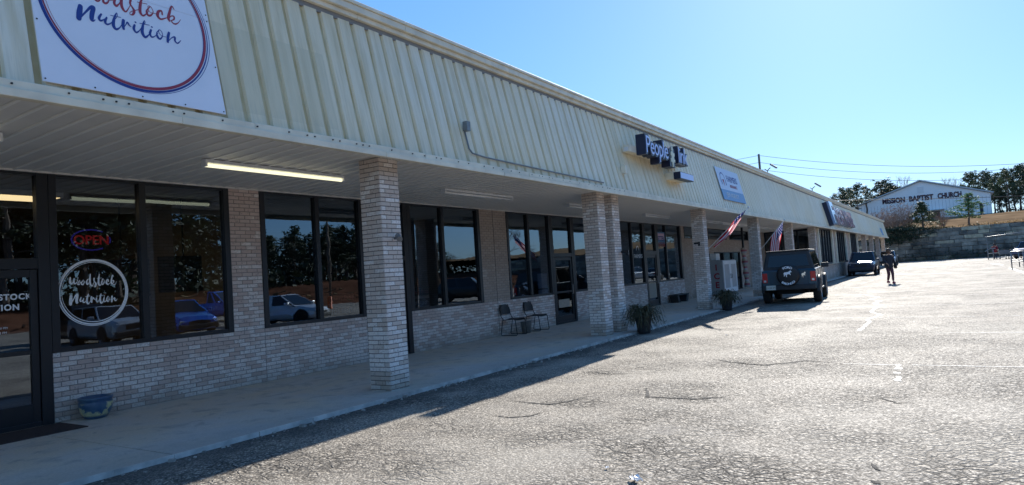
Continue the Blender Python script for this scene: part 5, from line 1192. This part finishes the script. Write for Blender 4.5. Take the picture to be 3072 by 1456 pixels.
def pine_meshes(seed, start=.42, dens=1.0, spread=.2):
    rr = random.Random(seed); T = MB(); C = MB(); H = 10.0; pts = []; x = y = 0
    for k in range(9): pts.append((x, y, H * k / 8.0 * .98)); x += rr.uniform(-.10, .10); y += rr.uniform(-.10, .10)
    T.tube(pts, [.16 * (1 - .85 * k / 8) for k in range(9)], 7)
    n = int(34 * dens)
    for k in range(n):
        f = start + (1 - start) * (k / n) ** .9; z = H * f; L = H * spread * (1.05 - ((f - start) / (1 - start)) ** 1.6) * rr.uniform(.45, 1.25) * (.55 if f < start + .12 and rr.random() < .5 else 1)
        a = rr.uniform(0, 6.283); i = min(int(f * 8), 7); base = Vector(pts[i]).lerp(Vector(pts[i + 1]), f * 8 - i) if f < .98 else Vector(pts[8])
        end = base + Vector((math.cos(a) * L, math.sin(a) * L, L * rr.uniform(.1, .55))); mid = base.lerp(end, .5) + Vector((0, 0, -.05 * L)); T.tube([base, mid, end], [.035, .022, .01], 4, cap=False)
        for j in range(4 + int(L * 2.6)):
            g_ = rr.uniform(.35, 1.08); tuft(C, base.lerp(end, g_) + Vector((rr.gauss(0, .2), rr.gauss(0, .2), rr.gauss(.06, .15))), rr.uniform(.28, .52), rr, 8)
    for k in range(8): tuft(C, Vector(pts[8]) + Vector((rr.gauss(0, .2), rr.gauss(0, .2), rr.uniform(-.5, .25))), .35, rr, 8)
    return T, C
def bare_meshes(seed, depth=6, spread=.55):
    rr = random.Random(seed); T = MB()
    def br(p, d, L, r, k):
        q = p + d * L; m_ = p.lerp(q, .5) + Vector((rr.gauss(0, .05), rr.gauss(0, .05), 0)) * L; T.tube([p, m_, q], [r, r * .85, r * .7], 5 if k < 2 else 3, cap=False)
        if k >= depth: return
        for j in range(rr.choice((2, 3, 3)) if k < depth - 1 else 3):
            a = rr.uniform(0, 6.283); o = d.orthogonal().normalized(); o2 = d.cross(o); e = (d + (o * math.cos(a) + o2 * math.sin(a)) * spread * rr.uniform(.6, 1.3) + Vector((0, 0, .12))).normalized(); br(q, e, L * rr.uniform(.62, .86), r * .62, k + 1)
    br(Vector((0, 0, 0)), Vector((0, 0, 1)), 2.6, .16, 0)
    zmax = max(v[2] for v in T.v); s = 10 / zmax; T.v = [(a * s, b * s, c * s) for a, b, c in T.v]; return T
PROTO = {}
def plant(kind, name, loc, h, label, cat, group, wx=1.0, rz=0.0):
    """each plant is its own thing; the meshes are shared"""
    if kind not in PROTO:
        if kind.startswith('pine'):
            i = int(kind[4]); T, C = pine_meshes(20 + i, (.40, .52, .30, .22)[i], (1.0, .85, 1.15, 1.6)[i], (.20, .17, .22, .26)[i]); PROTO[kind] = (T.build('trunk', M['bark']), C.build('crown', M['pinedark'] if i == 2 else (M['younggreen'] if i == 3 else M['pine'])))
        elif kind.startswith('bare'):
            i = int(kind[4]); PROTO[kind] = (bare_meshes(40 + i, 6, (.5, .62)[i]).build('branches', M['twig']),)
        elif kind == 'conifer':
            rr = random.Random(3); T = MB(); C = MB(); T.tube([(0, 0, 0), (0, 0, 9.5)], [.2, .03], 6)
            for k in range(620):
                f = rr.random() ** .8; R = 3.1 * (1 - f) ** .75 * (.55 + .45 * math.sin(f * 9) ** 2) + .15; a = rr.uniform(0, 6.283); q = R * rr.uniform(.5, 1.05); tuft(C, Vector((math.cos(a) * q, math.sin(a) * q, .5 + 9.4 * f)), .5, rr, 5)
            PROTO[kind] = (T.build('trunk', M['bark']), C.build('crown', M['pine']))
        elif kind == 'brush':
            rr = random.Random(8); T = MB(); C = MB()
            for k in range(70):
                a = rr.uniform(0, 6.283); r0 = rr.uniform(0, 1.6); p = Vector((math.cos(a) * r0, math.sin(a) * r0, 0)); pts = [p]; d = Vector((math.cos(a) * .35, math.sin(a) * .35, 1)).normalized()
                for j in range(6): d = (d + Vector((rr.gauss(0, .22), rr.gauss(0, .22), rr.gauss(0, .1)))).normalized(); pts.append(pts[-1] + d * rr.uniform(.9, 1.8))
                T.tube(pts, [.06, .05, .045, .035, .03, .02, .01], 3, cap=False)
                for q in pts[2:]:
                    for _ in range(3):
                        e = q + Vector((rr.gauss(0, .7), rr.gauss(0, .7), rr.gauss(.3, .6))); T.tube([q, e], [.02, .008], 3, cap=False)
                        if rr.random() < .45: tuft(C, e, .35, rr, 4)
            PROTO[kind] = (T.build('branches', M['twig']), C.build('leaves', M['brownleaf']))
        elif kind == 'vine':
            rr = random.Random(9); C = MB()
            for k in range(520): tuft(C, Vector((rr.gauss(0, 1.6), rr.gauss(0, 3.2), rr.uniform(0, 8) ** .9)), .8, rr, 5)
            PROTO[kind] = (C.build('leaves', M['pinedark']),)
        src = PROTO[kind]; fresh = True
    else: src = PROTO[kind]; fresh = False
    t = empty(name, loc, rz, label, cat, group); t.scale = (h / 10 * wx, h / 10 * wx, h / 10)
    for o in src:
        if fresh: o.parent = t
        else: c = o.copy(); COL.objects.link(c); c.parent = t
    return t
def at_px(kind, name, u, vtop, X, label, cat, group=None, wx=1.0, zb=None):
    p = pX(u, vtop, X); zb = zhill(X, p.y) - .1 if zb is None else zb; return plant(kind, name, (X, p.y, zb), p.z - zb, label, cat, group, wx, random.uniform(0, 6))
GP = 'pines on the hill'
for i, (u, v, X, k) in enumerate(((2502, 583, 150, 'pine2'), (2520, 565, 170, 'pine0'), (2545, 566, 165, 'pine0'), (2567, 553, 155, 'pine1'), (2592, 560, 160, 'pine1'), (2531, 578, 148, 'pine2'))):
    at_px(k, 'pine_tree', u, v, X, 'dark pine rising behind the roof just left of the church', 'tree', 'pines behind the roof left of the church', wx=1.7)
for i, (u, v, X) in enumerate(((2640, 545, 215), (2656, 541, 220), (2678, 555, 225))):
    at_px('pine2', 'pine_tree', u, v, X, 'dark pine showing above the left slope of the church roof', 'tree', 'pines behind the church roof', wx=1.9)
for i, (u, v, X) in enumerate(((2622, 540, 240), (2694, 523, 240), (2720, 528, 245), (2742, 533, 235), (2668, 548, 250))):
    at_px('bare%d' % (i % 2), 'bare_tree', u, v, X, 'pale bare winter tree left of the church gable peak', 'tree', 'bare trees left of the gable', wx=1.0)
for i, (u, v) in enumerate(((2829, 527), (2853, 525), (2865, 533))):
    at_px('bare%d' % (i % 2), 'bare_tree', u, v, 245, 'pale bare winter tree right of the church gable peak', 'tree', 'bare trees right of the gable', wx=.9)
rt_ = random.Random(2)
for i, (u, v) in enumerate(((2901, 521), (2914, 517), (2944, 515), (2960, 518), (2975, 535), (2989, 520), (3008, 508), (3018, 512), (3032, 507), (3047, 500), (3062, 494), (3076, 490), (3092, 486), (3110, 480), (3130, 484), (2985, 560), (3000, 565), (3022, 570), (3040, 560), (3060, 565), (3080, 550))):
    at_px('pine%d' % (i % 3), 'pine_tree', u, v, (210 if u < 2970 else 172) + rt_.uniform(-6, 18), 'tall loose pine in the stand right of the church', 'tree', 'pine stand right of the church', wx=1.3)
rr = random.Random(26); g = MB()
for k in range(1500):
    y = rr.uniform(-60, -9.5); x = rr.uniform(176, 200); tuft(g, Vector((x, y, zhill(x, y) + rr.random() ** 1.8 * 4.2)), .8, rr, 4)
tag(g.build('woodland_edge', M['pinedark']), kind='stuff')
at_px('conifer', 'cedar_tree', 2762, 606, 121.5, 'dense dark green cedar on the wall top before the church', 'tree', wx=2.1)
at_px('pine3', 'young_pine_tree', 2900, 581, 123, 'young bright green pine with a slim trunk before the white church wall', 'tree', wx=2.1)
at_px('brush', 'bare_shrub', 2668, 612, 122, 'tangled bare shrub with russet leaves at the left corner of the stone wall', 'shrub', 'bare shrubs on the stone wall', wx=1.2)
at_px('brush', 'bare_shrub', 2704, 600, 124, 'wide bare russet shrub hiding the first church letters', 'shrub', 'bare shrubs on the stone wall', wx=1.15)
at_px('brush', 'bare_shrub', 2822, 625, 128, 'small thin bare shrub before the church entrance', 'shrub', 'bare shrubs on the stone wall', wx=.8)
at_px('brush', 'bare_shrub', 2640, 632, 130, 'grey bare shrub against the church beside the roof end', 'shrub', 'bare shrubs on the stone wall', wx=1.3)
for i, (u, v, X, zb, wx) in enumerate(((2655, 655, 119.3, 2.6, 1.3), (2690, 662, 119.2, 2.9, 1.5), (2722, 668, 119.3, 3.4, 1.6), (2790, 672, 119.6, 3.9, 1.7), (2842, 674, 119.8, 4.1, 1.5))):
    p = pX(u, v, X); plant('vine', 'evergreen_creeper', (X, p.y, zb), p.z - zb, 'dark creeper spilling over the top of the stone wall below the church', 'creeper', 'creepers over the stone wall', wx)
rr = random.Random(6); g = MB()
for k in range(700):
    y = rr.uniform(-30, 9); tuft(g, Vector((119.3 + rr.uniform(0, 1.5), y, 4.5 + .02 * max(-y, 0) + rr.uniform(-.1, .35))), .35, rr, 3)
tag(g.build('dry_grass_fringe', leaf_mat('straw_grass', (.34, .24, .12), (.22, .14, .07), .3)), kind='stuff')
g = MB()
for k in range(900):
    y = rr.uniform(-40, 9) ; tuft(g, Vector((118.6 - rr.random() ** 2 * 1.0, y, rr.random() ** 2 * 1.2)), .3, rr, 3)
tag(g.build('weeds_at_wall_foot', M['pinedark']), kind='stuff')

# ------------------------------------------------------------------ power poles and lines
t1_ = pX(2276, 463, 80); t2_ = pX(3190, 488, 88)
def pole(x, y, h, label, arms=True):
    t = empty('utility_pole', (x, y, 0), 0, label, 'utility pole'); g = MB(); g.tube([(0, 0, 0), (0, 0, h)], [.17, .12], 10); g.build('post', M['wood'], t, smooth=True)
    if arms: g = MB(); g.box(-.06, .06, -.7, .7, h - 1.3, h - 1.2); g.build('cross_arm', M['wood'], t)
    return t
pole(80, t1_.y, t1_.z, 'wooden power pole standing behind the shopping strip roof', False)
pole(88, t2_.y, t2_.z + .4, 'wooden power pole just outside the right edge')
def wire(a, b, sag, r=.02):
    a, b = Vector(a), Vector(b); g = MB(); g.tube([a.lerp(b, k / 24) - Vector((0, 0, sag * 4 * (k / 24) * (1 - k / 24))) for k in range(25)], r, 5)
    o = g.build('power_line', M['black']); return o
for i, (z1_, z2_, sag, lb) in enumerate(((-.15, .2, .9, 'topmost power line strung right of the pole'), (-.95, -.1, 1.1, 'second power line below the topmost, right of the pole'), (-1.75, -.9, 1.1, 'third power line down, right of the pole'))):
    tag(wire((80, t1_.y, t1_.z + z1_), (88, t2_.y, t2_.z + z2_), sag), lb, 'power line', 'power lines across the sky')
tag(wire((78, 17, 8.2), tuple(pX(3190, 583, 92)), .2, .028), 'lowest darker cable passing in front of the church gable', 'power line', 'power lines across the sky')
for i, (z1_, zz_) in enumerate(((-.15, 12.0), (-.95, 11.3))): tag(wire((80, t1_.y, t1_.z + z1_), (66, 42, zz_), .5), ('upper', 'lower')[i] + ' power line running left from the pole behind the roof', 'power line', 'power lines across the sky')

# ------------------------------------------------------------------ the far side of the lot, seen mirrored in the shop windows
mb = MB(); rows = []
for i in range(26):
    y = -33.9 - i * 4.5; f = min(1, i / 4); rows.append([(x, y, -.02 + 2.6 * (f * f * (3 - 2 * f)) * (.75 + .25 * math.sin(x * .11) + .12 * math.sin(x * .37 + i)) + (i > 4) * (i - 4) * .10) for x in [-90 + 6 * j for j in range(42)]])
mb.grid(rows); M['clay'] = mat('red_clay_bank', (.115, .055, .035), .95, spec=.0, noise=.45, nscale=.4, bump=.3, bscale=4)
tag(mb.build('clay_bank', M['clay'], smooth=True), kind='structure')
rt_ = random.Random(12)
for i in range(150):
    x = -22 + i * 1.05 + rt_.uniform(-1.5, 1.5)
    if x < 44: y, h = rt_.uniform(-66, -44), rt_.uniform(11, 17)
    elif x < 96: y, h = rt_.uniform(-82, -60), rt_.uniform(7.5, 11)
    elif i % 2: continue
    else: y, h = rt_.uniform(-115, -70), rt_.uniform(5, 8)
    k = 'pine%d' % rt_.choice((0, 1, 2, 2)) if (x < 96 or rt_.random() < .4) else 'bare%d' % rt_.choice((0, 1))
    plant(k, 'pine_tree' if k[0] == 'p' else 'bare_tree', (x, y, 2.0), h, ('pine' if k[0] == 'p' else 'bare winter tree') + ' beyond the clay bank, seen only mirrored in the shop windows', 'tree', 'trees mirrored in the shop windows', 1.7, rt_.uniform(0, 6))
rr = random.Random(16); g = MB()
for k in range(2600):
    x = rr.uniform(-60, 150); y = rr.uniform(-75, -44) - max(0, x - 30) * .3; tuft(g, Vector((x, y, 2.2 + rr.random() ** 1.5 * 3.2)), 1.3, rr, 4)
tag(g.build('woodland_understory', M['pinedark']), kind='stuff')
rr = random.Random(17); g = MB()
for k in range(420):
    x = rr.uniform(-50, 140); y = rr.uniform(-46, -35); a = rr.uniform(0, 3); L = rr.uniform(.3, 1.6); f = min(1, (-33.9 - y) / 18); z = 2.6 * (f * f * (3 - 2 * f)) * .8 + .15
    g.tube([(x, y, z), (x + L * math.cos(a), y + L * math.sin(a), z + .15)], rr.uniform(.04, .12), 5)
tag(g.build('cleared_brush', M['earth']), kind='stuff')
plant('bare0', 'bare_tree', (63, -22, 0), 8.5, 'bare spreading tree mirrored in the pane right of the brick pier', 'tree', None, 1.2)
pole(46.4, -30, 10.0, 'tall pole mirrored in the window left of the near brick column', False); pole(61.9, -30, 11.5, 'tall pole mirrored in the third shop window')
GB = 'orange barrels mirrored in the windows'
for i, (u, v) in enumerate(((480, 965), (487, 966), (528, 955), (555, 957), (1005, 925), (975, 925))):
    p = mirp(u, v); t = empty('traffic_barrel', p, 0, 'orange traffic barrel mirrored low in the shop windows', 'traffic barrel', GB)
    g = MB(); g.lathe([(0, 0), (.30, 0), (.27, .05), (.26, .9), (.2, 1.0), (0, 1.0)], 14); g.build('barrel', bpy.data.materials.get('barrel_orange') or mat('barrel_orange', (.75, .14, .02), .5), t, smooth=True)
